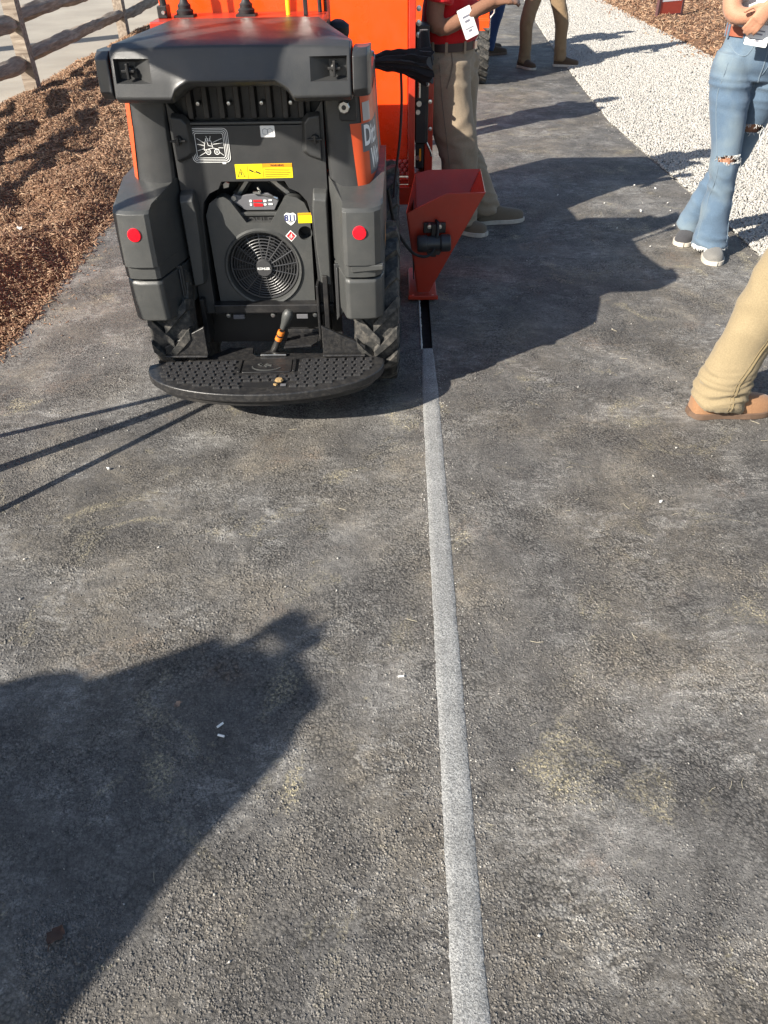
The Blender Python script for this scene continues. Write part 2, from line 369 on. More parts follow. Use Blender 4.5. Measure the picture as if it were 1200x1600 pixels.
for _ in range(150000):
    y = 3.6+14*random.random()**1.5; x = edge_r(y)+.01+1.95*random.random()
    if x > 4.0+.025*(y-10)+.12: continue
    pts.append((x, y, .002+.006*random.random()))
scatter('gravel', STONE, pts, np.array([.0045+.0045*random.random()+.0004*p[1] for p in pts]), 'stone')
pts = [(edge_r(y)-abs(random.gauss(0, .05)), y, .003) for y in [3.5+9*random.random() for _ in range(260)]]
pts += [(random.uniform(-1.6, 2), .3+5.5*random.random()**1.3, .002) for _ in range(420)]
pts += [(lx(y)+random.choice((-1, 1))*(.036+abs(random.gauss(0, .012))), y, .001) for y in [.3+2.8*random.random() for _ in range(900)]]
pts += [(1.0+random.gauss(0, .5), 4.3+random.gauss(0, .6), .002) for _ in range(60)]
scatter('loose_grit', STONE, pts, np.array([(.0011+.0018*random.random()**3) if abs(q[0]-lx(q[1])) < .09 else .0018+.0035*random.random()**4 for q in pts]), 'stone')
AGG = make_asphalt(True)
N = 95000; yy = .30+2.9*rng.random(N)**1.55; xx = rng.uniform(-1, 1, N)*(.42+.52*yy)+.02
pts = []; ss = []
for x, y in zip(xx, yy):
    if abs(x-lx(y)) < .034 or x < edge_l(y): continue
    g = noise.noise((x*4.2, y*4.2, 4))+.5*noise.noise((x*11, y*11, 2))
    if g < -.12 and random.random() < .75: continue
    r = .0018+.0022*random.random()**1.6+max(0, g)*.0016; pts.append((x, y, -.0004+r*.12)); ss.append(r)
scatter('exposed_aggregate', AGG, pts, np.array(ss), 'pebble')

# ------------------------------------------------------------------ the trenching machine (local x right, y ahead, z up)
MC = tag(empty('stand_on_trencher', (-.44, 2.85, 0), R(-1.5)), 'large black and orange stand-on trenching machine with round engine fan grille, parked on the asphalt', 'trencher')
def both(fn):
    for s in (-1, 1): fn(s)
# hood cover: lofted along x, with the arch over the vent and two latch pockets
def hood():
    half = [0, .06, .105, .135, .158, .176, .19, .205, .245, .30, .358, .370]
    us = [-u for u in reversed(half[1:])]+half
    def sec(u):
        a = abs(u); t = max(0, (a-.245)/.125); t = min(t, 1); e = (a/.40)**2
        ar = 1 if a < .136 else max(0, 1-((a-.135)/.055))**.5 if a < .19 else 0
        y1 = .235-.25*t**.7; z1 = 1.292-.040*t**1.3; sh = .022*e
        zb = 1.118+.048*ar
        return [(u, y1+.012, 1.20), (u, y1, z1-.004), (u, -.115+sh*.5, 1.270-.012*e), (u, -.160+sh, 1.256-.012*e), (u, -.172+sh, 1.226), (u, -.183+sh, max(1.160, zb+.012)), (u, -.190+sh, zb), (u, -.165+sh, zb-.016), (u, -.03, 1.095+.03*ar)]
    b = MB(); n = 9; rings = [sec(u) for u in us]; vs = [p for r in rings for p in r]; fs = []
    for i in range(len(us)-1):
        for j in range(n):
            if j == 4 and .244 < min(abs(us[i]), abs(us[i+1])) and max(abs(us[i]), abs(us[i+1])) < .359: continue
            fs.append((i*n+j, i*n+(j+1) % n, (i+1)*n+(j+1) % n, (i+1)*n+j))
    fs += [tuple(range(n)), tuple(range(len(vs)-1, len(vs)-n-1, -1))]
    b.add(vs, fs)
    o = b.build('hood_cover', PLAS, MC, bevel=.007, segs=3, ang=24)
    for s in (-1, 1):
        def P(u, k): return sec(s*u)[k]
        f0, f1, f2, f3 = P(.245, 4), P(.358, 4), P(.358, 5), P(.245, 5)
        q = MB(); inn = [(s*.300, -.128, 1.214), (s*.352, -.128, 1.214), (s*.352, -.128, 1.168), (s*.300, -.128, 1.168)]
        q.add([f0, f1, f2, f3]+inn, [(0, 1, 5, 4), (1, 2, 6, 5), (2, 3, 7, 6), (3, 0, 4, 7), (4, 5, 6, 7)])
        q.build('latch_pocket', PLAS, o, smooth=20)
        k = MB(); k.lathe([(.0, -.012), (.013, -.012), (.014, 0), (.012, .012), (.004, .016), (.0, .016)], (s*.318, -.137, 1.192), (0, -1, 0), 10)
        k.box(s*.318-.004, s*.318+.004, -.166, -.146, 1.170, 1.214); k.box(s*.318-.02, s*.318+.02, -.160, -.150, 1.188, 1.196)
        k.build('hood_latch', DARK, MC, bevel=.002)
    return o
HOOD = hood()
def cap(s):
    b = MB(); pr = lambda y0, x: [(x, .02, 1.215), (x, y0+.14, 1.238), (x, y0+.035, 1.242), (x, y0, 1.225), (x, y0-.012, 1.135), (x, y0+.01, 1.112), (x, .02, 1.10)]
    b.loft([pr(-.160, s*.374), pr(-.155, s*.40), pr(-.142, s*.418), pr(-.11, s*.427)])
    b.build('end_cap', PLAS, MC, bevel=.006, segs=3)
both(cap)
# dark vent behind the arch
b = MB(); b.prism(rrect(-.215, .215, 1.015, 1.17, .02), .035, .05); b.build('vent_panel', DARK, MC)
rib = None
for i in range(8):
    u = -.186+i*.0535
    b = MB(); b.prism([(u-.014, .036), (u-.009, .008), (u+.009, .008), (u+.014, .036)], 1.022, 1.165, 'z'); b.build('vent_rib', DARK, MC, bevel=.003)
for u in (-.155, -.052, .058, .155): b = MB(); b.lathe([(0, .012), (.006, .011), (.008, 0), (.008, -.01)], (u, .012, 1.07), (0, -1, 0), 8); b.build('vent_bolt', STEEL, MC)
b = MB(); b.box(-.215, .215, -.004, .04, 1.006, 1.0155); b.build('vent_ledge', PLAS2, MC, bevel=.003)

# rear panel with the arch cut-out
def mirror(pts): return pts+[(-x, z) for x, z in reversed(pts)]
out = [(.228, 1.012), (.228, 1.03), (.258, 1.075), (.262, 1.075), (.262, .80), (.262, .33), (.205, .33), (.205, .46), (.198, .70), (.186, .752), (.160, .782), (.125, .798), (.112, .822), (.0, .822)]
poly = [(0, 1.003), (.218, 1.003)]+out
b = MB(); b.prism(mirror(poly[1:-1]), 0, .05); b.build('rear_panel', PLAS, MC, bevel=.008, segs=3, ang=20)
def inner(s):
    b = MB()                                                          # folded walls of the arch running forward
    ring = [(s*.205, .33), (s*.205, .46), (s*.198, .70), (s*.186, .752), (s*.160, .782), (s*.125, .798), (s*.112, .822)]
    b.loft([[(x, .045, z) for x, z in ring], [(x-s*.012, .16, z-.01) for x, z in ring]], cap=False, closed=False); b.build('arch_wall', PLAS, MC)
    # raised latch box with wing latch
    b = MB(); pl = [(.250, 1.035), (.215, 1.030), (.200, 1.012), (.196, .925), (.212, .912), (.250, .898)]
    f = [(s*x, -.022, z) for x, z in pl]; k = [(s*(.25+(x-.25)*1.28), .002, .968+(z-.968)*1.18) for x, z in pl]
    b.loft([k, f]); b.build('latch_box', PLAS, MC, bevel=.005, segs=3)
    b = MB(); b.lathe([(0, .014), (.012, .013), (.015, 0)], (s*.232, -.022, .965), (0, -1, 0), 12); b.box(s*.232-.026, s*.232+.026, -.040, -.030, .961, .968); b.box(s*.232-.004, s*.232+.004, -.046, -.03, .950, .979)
    b.build('wing_latch', DARK, MC, bevel=.002)
both(inner)
def pillar(s):
    b = MB(); f = [(.222, .47), (.258, .46), (.2595, .780), (.214, .784), (.208, .74), (.212, .60)]
    b.loft([[(s*(.236+(x-.236)*1.12), .004, z+(.016 if z > .7 else -.010)) for x, z in f], [(s*(.236+(x-.236)*1.08), -.030, z+(.008 if z > .7 else -.006)) for x, z in f], [(s*x, -.048, z-.012*(z > .7)) for x, z in f]]); b.build('side_pillar', PLAS2, MC, bevel=.005, segs=3)
both(pillar)
# engine cover with fan opening and V notch
notch = [(.185, .335), (.190, .70), (.172, .742), (.145, .760), (.118, .764), (.098, .752), (.045, .672)]
b = MB(); b.prism(mirror(notch), .022, .075, holes=[circ(0, .502, .136, 48), circ(.168, .632, .026, 20)])
ec = b.build('engine_cover', PLAS2, MC, bevel=.009, segs=3, ang=40)
b = MB(); b.lathe([(.150, .0), (.144, .008), (.137, .006), (.134, -.004), (.134, -.06)], (0, .022, .502), (0, -1, 0), 56, cap=False); b.build('fan_ring', PLAS2, ec)
b = MB(); b.prism(circ(0, .502, .138, 40), .078, .09); b.build('fan_cavity', BLK, MC)
b = MB()
for i in range(9):
    r = .040+i*.0107; d = .03+.02*(r/.13)**2
    b.tube([(r*math.cos(2*PI*k/48), d-.004, .502+r*math.sin(2*PI*k/48)) for k in range(48)], .0021, 5, True)
for k in range(16):
    a = 2*PI*k/16+.1; ca, sa = math.cos(a), math.sin(a)
    b.tube([(r*ca, .026+.02*(r/.13)**2, .502+r*sa) for r in (.03, .06, .09, .128)], .0028, 5)
b.lathe([(0, .012), (.030, .011), (.034, .005), (.034, -.01)], (0, .028, .502), (0, -1, 0), 32)
b.tube([(.127*math.cos(2*PI*k/48), .046, .502+.127*math.sin(2*PI*k/48)) for k in range(48)], .005, 6, True)
b.build('fan_guard', simple('grey_plastic', (.05, .05, .052), .38, var=.1), MC)
b = MB()
for k in range(9):
    a = 2*PI*k/9; b.tube([(.03*math.cos(a), .068, .502+.03*math.sin(a)), (.115*math.cos(a+.5), .068, .502+.115*math.sin(a+.5))], .010, 4)
b.build('fan_blades', simple('fan_alloy', (.03, .03, .03), .5), MC)
b = MB(); b.prism(circ(.168, .632, .028, 20), .08, .09); b.build('cover_port', BLK, MC)
# engine seen through the notch
b = MB(); b.box(-.20, .20, .17, .185, .60, .84); b.box(-.268, .268, .06, .17, .845, 1.21); b.build('engine_bay_blackout', BLK, MC)  # black boxes put in for the dark inside behind notch and vent
b = MB(); b.tube([(-.09, .12, .735), (-.03, .13, .81)], .020, 10); b.tube([(.13, .10, .742), (.05, .12, .80), (.02, .15, .83)], .022, 10); b.build('exhaust_pipe', simple('dull_steel', (.35, .34, .32), .35, .9, var=.3), MC)
b = MB(); b.prism([(-.105, .748), (-.085, .765), (-.06, .758), (-.045, .762), (.04, .768), (.078, .744), (.058, .708), (-.045, .708), (-.055, .712)], .052, .062); pl = b.build('control_plate', GREYP, MC, bevel=.002)
for x, z, w, h in ((-.026, .741, .010, .008), (-.026, .728, .008, .008), (.026, .741, .012, .007), (.026, .728, .010, .006), (.046, .743, .014, .004), (.046, .729, .016, .005)): b = MB(); b.prism(rrect(x-w/2, x+w/2, z-h/2, z+h/2, .002, 2), .0495, .052); b.build('control_symbol', WHITE, pl)
b = MB(); b.prism([(-.016, .738), (.016, .738), (.016, .744), (-.016, .744)], .0495, .052); b.build('throttle_mark', REDP, pl); b = MB(); b.prism([(-.016, .722), (.018, .722), (.018, .730), (-.016, .734)], .0495, .052); b.build('throttle_mark', REDP, pl)
b = MB(); b.box(-.075, .072, .04, .085, .690, .703); b.build('cover_lip', PLAS2, MC, bevel=.003)
b = MB(); b.box(-.075, .075, .048, .085, .655, .690); b.build('engine_shroud', DARK, MC)
b = MB(); b.tube([(.005, .05, .790), (.012, .06, .765)], .004, 6); b.tube([(0, .05, .768), (.075, .045, .752)], .0035, 6); b.box(-.012, .014, .04, .05, .768, .776); b.tube([(.062, .043, .756), (.075, .043, .751)], .006, 8)
b.build('throttle_linkage', STEEL, MC)
b = MB(); b.tube([(-.086, .046, .752), (-.086, .056, .752)], .009, 10); b.build('cover_bolt', STEEL, MC); b = MB(); b.prism([(-.118, .786), (-.10, .79), (-.096, .802), (-.108, .808), (-.118, .80)], .05, .06); b.build('pipe_end', STEEL, MC)

def letters(name, body, size, x, z, y, mat, parent, bold=.02, sx=1.0):
    vs, fs = text_data(body, size, bold); b = MB(); b.add([(x+p[0]*sx, y, z+p[1]) for p in vs], fs)
    me = b.mesh(name, mat, 0); return link(name, me, parent)
letters('lettering', 'KOHLER', .0125, 0, .502, .0135, WHITE, MC, .03)
letters('lettering', 'KOHLER', .034, 0, .671, .046, simple('cast_letter', (.04, .04, .04), .5), MC, .03, 1.05)

# decals on the rear panel (flat print, 1.5 mm proud)
def decal(name, poly, mat, y=-.0015, parent=MC, y1=.0): 
    b = MB(); b.prism(poly, y, y1); return b.build(name, mat, parent, smooth=0)
def outline(b, pts, w, y):
    n = len(pts); c = Vector((sum(p[0] for p in pts)/n, sum(p[1] for p in pts)/n)); inn = []
    for p in pts:
        d = (Vector(p)-c); inn.append(tuple(c+d*(1-w/max(d.length, 1e-5))))
    b.add([(x, y, z) for x, z in pts]+[(x, y, z) for x, z in inn], [(i, (i+1) % n, n+(i+1) % n, n+i) for i in range(n)])
def stroke(b, p, q, w, y):
    p, q = Vector(p), Vector(q); d = (q-p).normalized(); k = Vector((-d.y, d.x))*w/2
    b.add([(x.x, y, x.y) for x in (p+k, q+k, q-k, p-k)], [(0, 1, 2, 3)])
dc = decal('safety_decal', rrect(-.200, -.066, .886, .998, .016), BLK)
b = MB()
for i in range(4): outline(b, rrect(-.199+i*.0055, -.067-i*.0055, .887+i*.005, .997-i*.005, .016-i*.003), .0022, -.0022)
cx, cz = -.133, .938
for x in (-.142, -.112): outline(b, circ(x, .922, .0095, 16), .0022, -.0022); outline(b, circ(x, .922, .004, 10), .0014, -.0022)
for p, q in (((-.155, .926), (-.152, .945)), ((-.152, .945), (-.148, .956)), ((-.148, .956), (-.128, .957)), ((-.128, .957), (-.124, .934)), ((-.124, .934), (-.155, .928)), ((-.124, .934), (-.103, .930)), ((-.142, .956), (-.139, .942)), ((-.139, .942), (-.126, .94)),
             ((-.152, .95), (-.175, .965)), ((-.152, .942), (-.178, .947)), ((-.155, .932), (-.178, .926)), ((-.122, .952), (-.09, .964)), ((-.122, .946), (-.088, .950)), ((-.105, .935), (-.088, .934)), ((-.138, .957), (-.143, .972)), ((-.132, .957), (-.128, .972)), ((-.152, .92), (-.176, .908)), ((-.103, .92), (-.089, .91))): stroke(b, p, q, .0016, -.0022)
for x in (-.146, -.139, -.132): stroke(b, (x, .957), (x+.001, .965), .003, -.0022)
b.prism([(-.098, .882), (-.086, .882), (-.086, .889), (-.098, .889)], -.0022, -.0015)
b.build('decal_print', WHITE, dc, smooth=0)
bk = decal('manual_decal', rrect(.045, .094, .966, 1.002, .003), WHITE)
bk.location.z = 0
b = MB(); outline(b, [(.052, .976), (.0695, .973), (.0695, .991), (.060, .994), (.052, .990)], .002, -.0022); outline(b, [(.087, .976), (.0695, .973), (.0695, .991), (.079, .994), (.087, .990)], .002, -.0022); b.build('decal_print', simple('faint_grey', (.35, .36, .38), .5), bk, smooth=0)
yw = decal('warning_decal', [(-.057, .832), (.143, .834), (.143, .882), (-.057, .880)], YEL)
decal('warning_header', [(.040, .869), (.1425, .8695), (.1425, .8815), (.040, .881)], ORP, -.002, yw, -.0015)
letters('lettering', 'WARNING', .010, .091, .8755, -.0026, BLK, yw, .02)
b = MB()
outline(b, [(-.052, .838), (-.024, .838), (-.038, .866)], .0028, -.0022); stroke(b, (-.038, .844), (-.038, .856), .003, -.0022)
for i in range(5): stroke(b, (.046, .863-i*.0058), (.136-.012*(i == 4)-.006*(i % 2), .863-i*.0058), .0016, -.0022)
stroke(b, (-.008, .862), (.004, .856), .005, -.0022); stroke(b, (.014, .856), (.030, .849), .005, -.0022); stroke(b, (.002, .857), (.012, .853), .0025, -.0022); stroke(b, (-.014, .8345), (-.014, .878), .001, -.0022); stroke(b, (.040, .8345), (.040, .881), .001, -.0022)
b.build('decal_print', BLK, yw, smooth=0)
sh = decal('hotline_decal', [(.096, .700), (.098, .682), (.104, .671), (.118, .661), (.131, .671), (.138, .682), (.139, .700), (.130, .707), (.118, .704), (.105, .707)], WHITE, .0205, MC, .022)
letters('lettering', '811', .030, .1175, .688, .0198, BLUEP, sh, .03, .95)
b = MB(); outline(b, [(.103, .680), (.1175, .671), (.132, .680), (.1175, .676)], .003, .0198); b.build('decal_print', GREYP, sh, smooth=0)
y2 = decal('caution_decal', [(.146, .669), (.196, .670), (.196, .706), (.146, .705)], YEL, .0205, MC, .022)
decal('warning_header', [(.1465, .697), (.1955, .698), (.1955, .7055), (.1465, .7045)], ORP, .0200, y2, .0205)
rd = decal('heat_decal', [(.1145, .602), (.135, .623), (.1145, .644), (.094, .623)], WHITE, .0205, MC, .022)
decal('heat_symbol', [(.1145, .606), (.131, .623), (.1145, .640), (.098, .623)], REDP, .0200, rd, .0205)
b = MB(); stroke(b, (.107, .62), (.122, .62), .002, .0196); stroke(b, (.110, .626), (.119, .626), .002, .0196); stroke(b, (.114, .614), (.117, .632), .002, .0196); b.build('decal_print', WHITE, rd, smooth=0)

# side columns with wrap-round orange decals
COL = [(.266, .05), (.266, .004), (.275, -.006), (.300, -.014), (.340, -.014), (.368, -.008), (.392, .008), (.410, .034), (.420, .07), (.425, .12), (.427, .20), (.428, .60), (.39, .60), (.38, .12)]
def colpt(s, off=.003):
    P = [Vector(p) for p in COL[4:12]]; L = 0
    for a, c in zip(P, P[1:]):
        d = (c-a).length
        if s <= L+d: q = a+(c-a)*((s-L)/d); t = (c-a).normalized(); return q.x+t.y*off, q.y-t.x*off
        L += d
    return P[-1].x+off, P[-1].y
def column(s):
    b = MB(); rings = []
    for z, k, dy in ((.79, 1.03, -.01), (.90, 1.01, -.004), (1.0, 1, 0), (1.115, .985, .006)): rings.append([(s*x*k, y+dy, z) for x, y in COL])
    b.loft(rings); b.build('side_panel', PLAS, MC, bevel=.004)
    zk = lambda z: 1.03-.045*(z-.79)/.325
    zy = lambda z: -.01+.016*(z-.79)/.325
    b = MB()
    def strip(s0, s1, z0, z1, off, n=26, taper=0):
        rows = []
        for i in range(n+1):
            t = i/n
            row = []
            for z in (z0, (z0+z1)/2, z1):
                x, y = colpt(s0+(s1-s0)*t+taper*(z1-z)/(z1-z0)*(1-t), off); row.append((s*x*zk(z), y+zy(z), z))
            rows.append(row)
        b.loft(rows, cap=False, closed=False)
    strip(.010 if s > 0 else .050, .42, .800, 1.006, .003, taper=.012); strip(.052, .42, 1.006, 1.085, .003)
    dcl = b.build('side_decal', ORD, MC, smooth=60)
    if s < 0: return
    b = MB(); strip(.050, .26, .915, 1.003, .0036); strip(.080, .30, .838, .915, .0036); b.build('decal_backing', GREYP, dcl, smooth=60)  # dark printed backing behind the lettering
    b = MB(); strip(.058, .105, 1.010, 1.066, .0036); b.build('model_plate', simple('pale_decal', (.42, .40, .38), .45), dcl, smooth=60)
    if s > 0:
        b = MB()
        for body, s0, zc, size in (('Ditch', .058, .962, .088), ('Witch', .088, .884, .088)):
            vs, fs = text_data(body, size, .03); x0 = min(p[0] for p in vs)
            q = []
            for x, z in vs:
                xx, yy = colpt(s0+(x-x0)*.62, .0044); zz = zc+z; q.append((xx*zk(zz), yy+zy(zz), zz))
            b.add(q, fs)
        link('lettering', b.mesh('lettering', WHITE, 0), dcl)
both(column)
b = MB(); b.prism(rrect(.318, .375, 1.018, 1.098, .008), -.030, .0); b.build('switch_plate', BLK, MC, bevel=.004)
b = MB(); b.lathe([(0, .006), (.007, .006), (.008, .016), (.017, .016), (.020, .012), (.020, -.004)], (.335, -.030, 1.062), (0, -1, 0), 8); b.build('key_switch', STEEL, MC)
b = MB(); b.lathe([(0, .012), (.0085, .011), (.0085, 0)], (.335, -.034, 1.062), (0, -1, 0), 10); b.build('key_barrel', DARK, MC)

# rear fenders, skirts and reflectors
def fender(s):
    inn, o = .328, .460
    def ring(z, f=0, sh=0, top=0):
        return [(s*x, y, z) for x, y in [(.262, .04), (.272, -.02), (inn-.004, -.216+f+sh), (inn+.010, -.226+f+sh), (.40, -.226+f+sh), (.432, -.218+f+sh), (.452, -.196+f), (o, -.16+f*.5), (o+.004, .02), (o+.004, .42), (.30, .42), (.262, .2)]]
    b = MB(); R_ = [ring(.560), ring(.564), ring(.600), ring(.604, 0), ring(.606, -.012), ring(.70, -.008), ring(.782, 0), ring(.792, .012)]
    top = [(x, y+.03*(y < -.1), .80 if y < -.1 else .838) for x, y, z in ring(.8, .022)]
    b.loft(R_+[top]); f = b.build('fender', PLAS2, MC, bevel=.006, segs=3, ang=28)
    b = MB(); b.loft([[(x*1.0, y, z) for x, y, z in ring(zz, ff)] for zz, ff in ((.392, .026), (.398, .014), (.48, .006), (.54, .004), (.551, .012))])
    b.build('fender_skirt', PLAS2, MC, bevel=.007, segs=3, ang=28)
    b = MB(); b.prism([(s*.345, .604), (s*.350, .578), (s*.460, .588), (s*.460, .606)][::s], -.232, -.20); 
    if s > 0: b.build('fender_ledge', PLAS2, f, bevel=.004)
    b = MB(); b.lathe([(0, .0035), (.021, .003), (.0235, 0), (.0235, -.01)], (s*.382, -.2345, .717), (0, -1, 0), 28); b.build('reflector', REFL, MC)
    b = MB(); b.prism([(s*.278, .34), (s*.278, .56), (s*.312, .56), (s*.312, .385)][::s], -.10, -.085); b.box(min(s*.285, s*.292), max(s*.285, s*.292), -.108, -.10, .36, .55); b.build('inner_bracket', PLAS, MC, bevel=.004)
both(fender)
b = MB(); b.prism([(.4685, .66), (.4685, .66)], 0, 0) if False else None
b = MB(); b.add([(.4665, -.13, .66), (.4665, -.05, .70), (.4665, -.09, .62), (.4665, -.03, .72), (.4665, -.02, .66), (.4665, -.06, .60)], [(0, 1, 2), (3, 4, 5)]); link('flame_decal', b.mesh('flame_decal', ORP, 0), MC)

# wheels
def tyre(x, y, s, name='wheel'):
    w = empty(name, (x, y, .31)); w.parent = MC; hw = .086
    b = MB(); b.lathe([(.15, -hw*.8), (.20, -hw*.98), (.25, -hw), (.278, -hw*.93), (.286, -hw*.6), (.288, 0), (.286, hw*.6), (.278, hw*.93), (.25, hw), (.20, hw*.98), (.15, hw*.8)], (0, 0, 0), (1, 0, 0), 56)
    n = 17
    for k in range(n):
        for h in (-1, 1):
            a0 = 2*PI*(k+.5*(h > 0))/n; secs = []
            for t in (0, .35, .7, 1, 1.08):
                xx = h*(-.012+t*hw*1.02) if t <= 1 else h*(hw*1.02); a = a0-.30*t if t <= 1 else a0-.31
                r0, r1 = (.270, .312) if t < .99 else (.262, .306) if t == 1 else (.225, .262)
                wd = .062+.02*t
                secs.append([(xx, math.sin(a-wd)*r0, -math.cos(a-wd)*r0), (xx, math.sin(a-wd*.8)*r1, -math.cos(a-wd*.8)*r1), (xx, math.sin(a+wd*.8)*r1, -math.cos(a+wd*.8)*r1), (xx, math.sin(a+wd)*r0, -math.cos(a+wd)*r0)])
            b.loft(secs)
    b.build('tyre', RUB, w, bevel=0)
    b = MB(); b.lathe([(.15, -hw*.8), (.145, -.03), (.05, -.02), (.05, .05*s+.02), (.145, .05), (.15, hw*.8)], (0, 0, 0), (1, 0, 0), 28); b.build('rim', DARK, w)
for y in (.145, 1.02): tyre(.430, y, 1); tyre(-.355, y, -1)
b = MB(); b.box(-.26, .26, .19, 1.45, .26, .66); b.build('chassis', DARK, MC, bevel=.01)
b = MB(); b.prism([(.52, .55), (1.45, .55), (1.45, 1.01), (1.1, 1.04), (.52, 1.04)], -.40, .32, 'x'); b.build('front_body', ORA, MC, bevel=.02)

# recess under the cover, crossbar, struts, deck
b = MB(); b.box(-.205, .262, -.02, .03, .338, .372); b.box(-.205, .262, .0, .03, .322, .338); b.build('cross_bar', DARK, MC, bevel=.004)
for x in (-.155, .02, .185): b = MB(); b.lathe([(0, .010), (.008, .009), (.010, 0), (.010, -.006)], (x, -.006, .326), (0, -1, 0), 10); b.build('bar_bolt', STEEL, MC)
for x in (-.115, .135): b = MB(); b.box(x-.022, x+.022, -.012, .0, .310, .328); b.build('bar_tab', GREYP, MC, bevel=.002)
b = MB(); b.box(-.26, .28, .10, .12, .16, .36); b.build('rear_bulkhead', BLK, MC)
for q in ((.200, .210, -.055, .02, .20, .46), (.228, .246, -.06, .04, .20, .50), (-.256, -.238, -.03, .06, .22, .40)): b = MB(); b.box(*q); b.build('support_post', DARK, MC, bevel=.003)
def gus(s):
    b = MB(); b.prism([(s*.222, .345), (s*.385, .262), (s*.385, .232), (s*.222, .232)][::s], -.155, -.140); b.box(min(s*.222, s*.385), max(s*.222, s*.385), -.17, -.12, .224, .232); b.build('platform_gusset', DUSTY, MC, bevel=.003)
both(gus)
b = MB(); b.prism([(.070, -.135), (.075, .0), (.195, .0), (.195, -.09), (.175, -.12)], .243, .250, 'z'); b.box(.072, .195, -.006, .004, .250, .262); b.build('foot_plate', DUSTY, MC, bevel=.002)
b = MB(); b.prism([(-.40, -.245), (-.22, -.11), (-.16, -.045), (-.065, -.045), (-.06, -.10), (-.04, -.125), (.055, -.125), (.075, -.095), (.375, -.105), (.43, -.225)], .192, .206, 'z'); b.build('deck_plate', DUSTY, MC, bevel=.003)
# gear lever
b = MB(); b.lathe([(.0, -.09), (.016, -.09), (.014, -.03), (.011, .0), (.012, .012), (.010, .03), (.009, .04), (.0, .04)], (.045, -.09, .262), (.45, -.1, 1), 12); lv = b.build('lever', DARK, MC)
dv = Vector((.45, -.1, 1)).normalized(); base = Vector((.045, -.09, .262))
b = MB(); b.lathe([(.0, .022), (.011, .022), (.013, .040), (.019, .068), (.021, .085), (.017, .100), (.009, .107), (0, .108)], base+dv*.03, dv, 18); b.build('lever_knob', PLAS2, lv)
for h in (.004, .030): b = MB(); b.lathe([(.0115, h-.009), (.0138, h-.008), (.0138, h+.008), (.0115, h+.009)], base+dv*0, dv, 14); b.build('lever_band', simple('orange_tape', (.62, .17, .02), .5, var=.3, vscale=90), lv)
b = MB(); b.lathe([(.04, -.02), (.036, .0), (.024, .008), (.018, .01)], (.015, -.095, .20), (0, 0, 1), 18); b.build('lever_boot', RUBB, lv)
b = MB(); b.box(-.025, .075, -.13, -.112, .208, .216); b.build('lever_stop', STEEL, lv, bevel=.002)

# operator platform with raised tread pads
def plat_out(d=0):
    P = [(.445-d, -.232-d), ]
    n = 40
    P = [(math.cos(PI*i/n)*(.448-d), -.245-(.240-d)*math.sin(PI*i/n)**.92) for i in range(n+1)]
    return P+[(-.448+d, -.238-d*.2), (-.40, -.215-d*.2), (.40, -.195-d*.2), (.448-d, -.228-d*.2)]
b = MB(); b.prism(plat_out(), .180, .2125, 'z'); PLT = b.build('platform', DUSTY, MC, bevel=.006, segs=3); PLT.location = (0, .042, .006); PLT.rotation_euler[2] = R(2.2)
b = MB(); b.prism(plat_out(.03), .150, .179, 'z'); b.build('platform_frame', DARK, PLT)
b = MB(); b.loft([[(x, y, .2125) for x, y in rrect(-.0145, .0145, -.0085, .0085, .003, 1)], [(x, y, .2195) for x, y in rrect(-.0125, .0125, -.0068, .0068, .003, 1)]])
PADM = b.mesh('tread_pad', simple('tread_pad_rubber', (.024, .024, .026), .24, var=.2, dust=.12, vscale=40), 20)
def inside(x, y): return abs(x) < .41 and y > -.245-.216*math.sqrt(max(0, 1-(x/.425)**2))**.92+.010
for j in range(10):
    y = -.236-j*.0240
    for i in range(-13, 14):
        x = i*.0345+(.0 if j % 2 else .009)
        if not inside(x, y) or not inside(x+.0145, y) or not inside(x-.0145, y): continue
        if -.115 < x < .125 and y > -.345: continue
        if -.075 < x < .105 and y < -.395: continue
        link('tread_pad', PADM, PLT, (x, y, 0))
b = MB(); b.prism(rrect(-.088, .098, -.322, -.225, .008), .2125, .2165, 'z'); lp = b.build('logo_plate', DARK, PLT, bevel=.0025)
for x in (-.098, .108): b = MB(); b.prism(rrect(x-.006, x+.006, -.322, -.225, .004), .2125, .2205, 'z'); b.build('plate_rib', DARK, PLT, bevel=.002)
b = MB()
th = lambda a: (.005+.058*math.cos(a), -.280+.034*math.sin(a))
b.loft([[(*th(a), .2165), (*th(a), .2185), (th(a)[0]*.9, -.280+(th(a)[1]+.280)*.86, .2185)] for a in np.linspace(R(175), R(340), 24)], cap=False, closed=False)
for p, q in (((-.03, -.262), (-.012, -.27)), ((-.022, -.255), (-.018, -.278)), ((-.005, -.272), (.006, -.285)), ((.008, -.27), (.022, -.276)), ((.0, -.262), (.008, -.268))): b.bar((*p, .2175), (*q, .2175), .008, .003)
b.build('raised_emblem', PLAS2, lp)
b = MB(); b.prism(rrect(-.068, .062, -.432, -.398, .006), .2128, .2140, 'z'); b.prism(rrect(.064, .088, -.432, -.412, .002), .2128, .2152, 'z'); b.build('platform_slot', BLK, PLT)
b = MB(); b.prism(rrect(.066, .086, -.430, -.414, .002), .2153, .2160, 'z'); b.build('small_tag', GREYP, PLT)
b = MB(); b.lathe([(0, .01), (.012, .009), (.017, .003), (.014, 0)], (.060, -.398, .2185), (0, 0, 1), 7); b.lathe([(0, .006), (.008, .004), (.009, 0)], (.048, -.420, .2150), (.2, .1, 1), 6); b.build('dirt_clump', simple('dry_dirt', (.30, .20, .09), .95, var=.3, vscale=60), PLT)

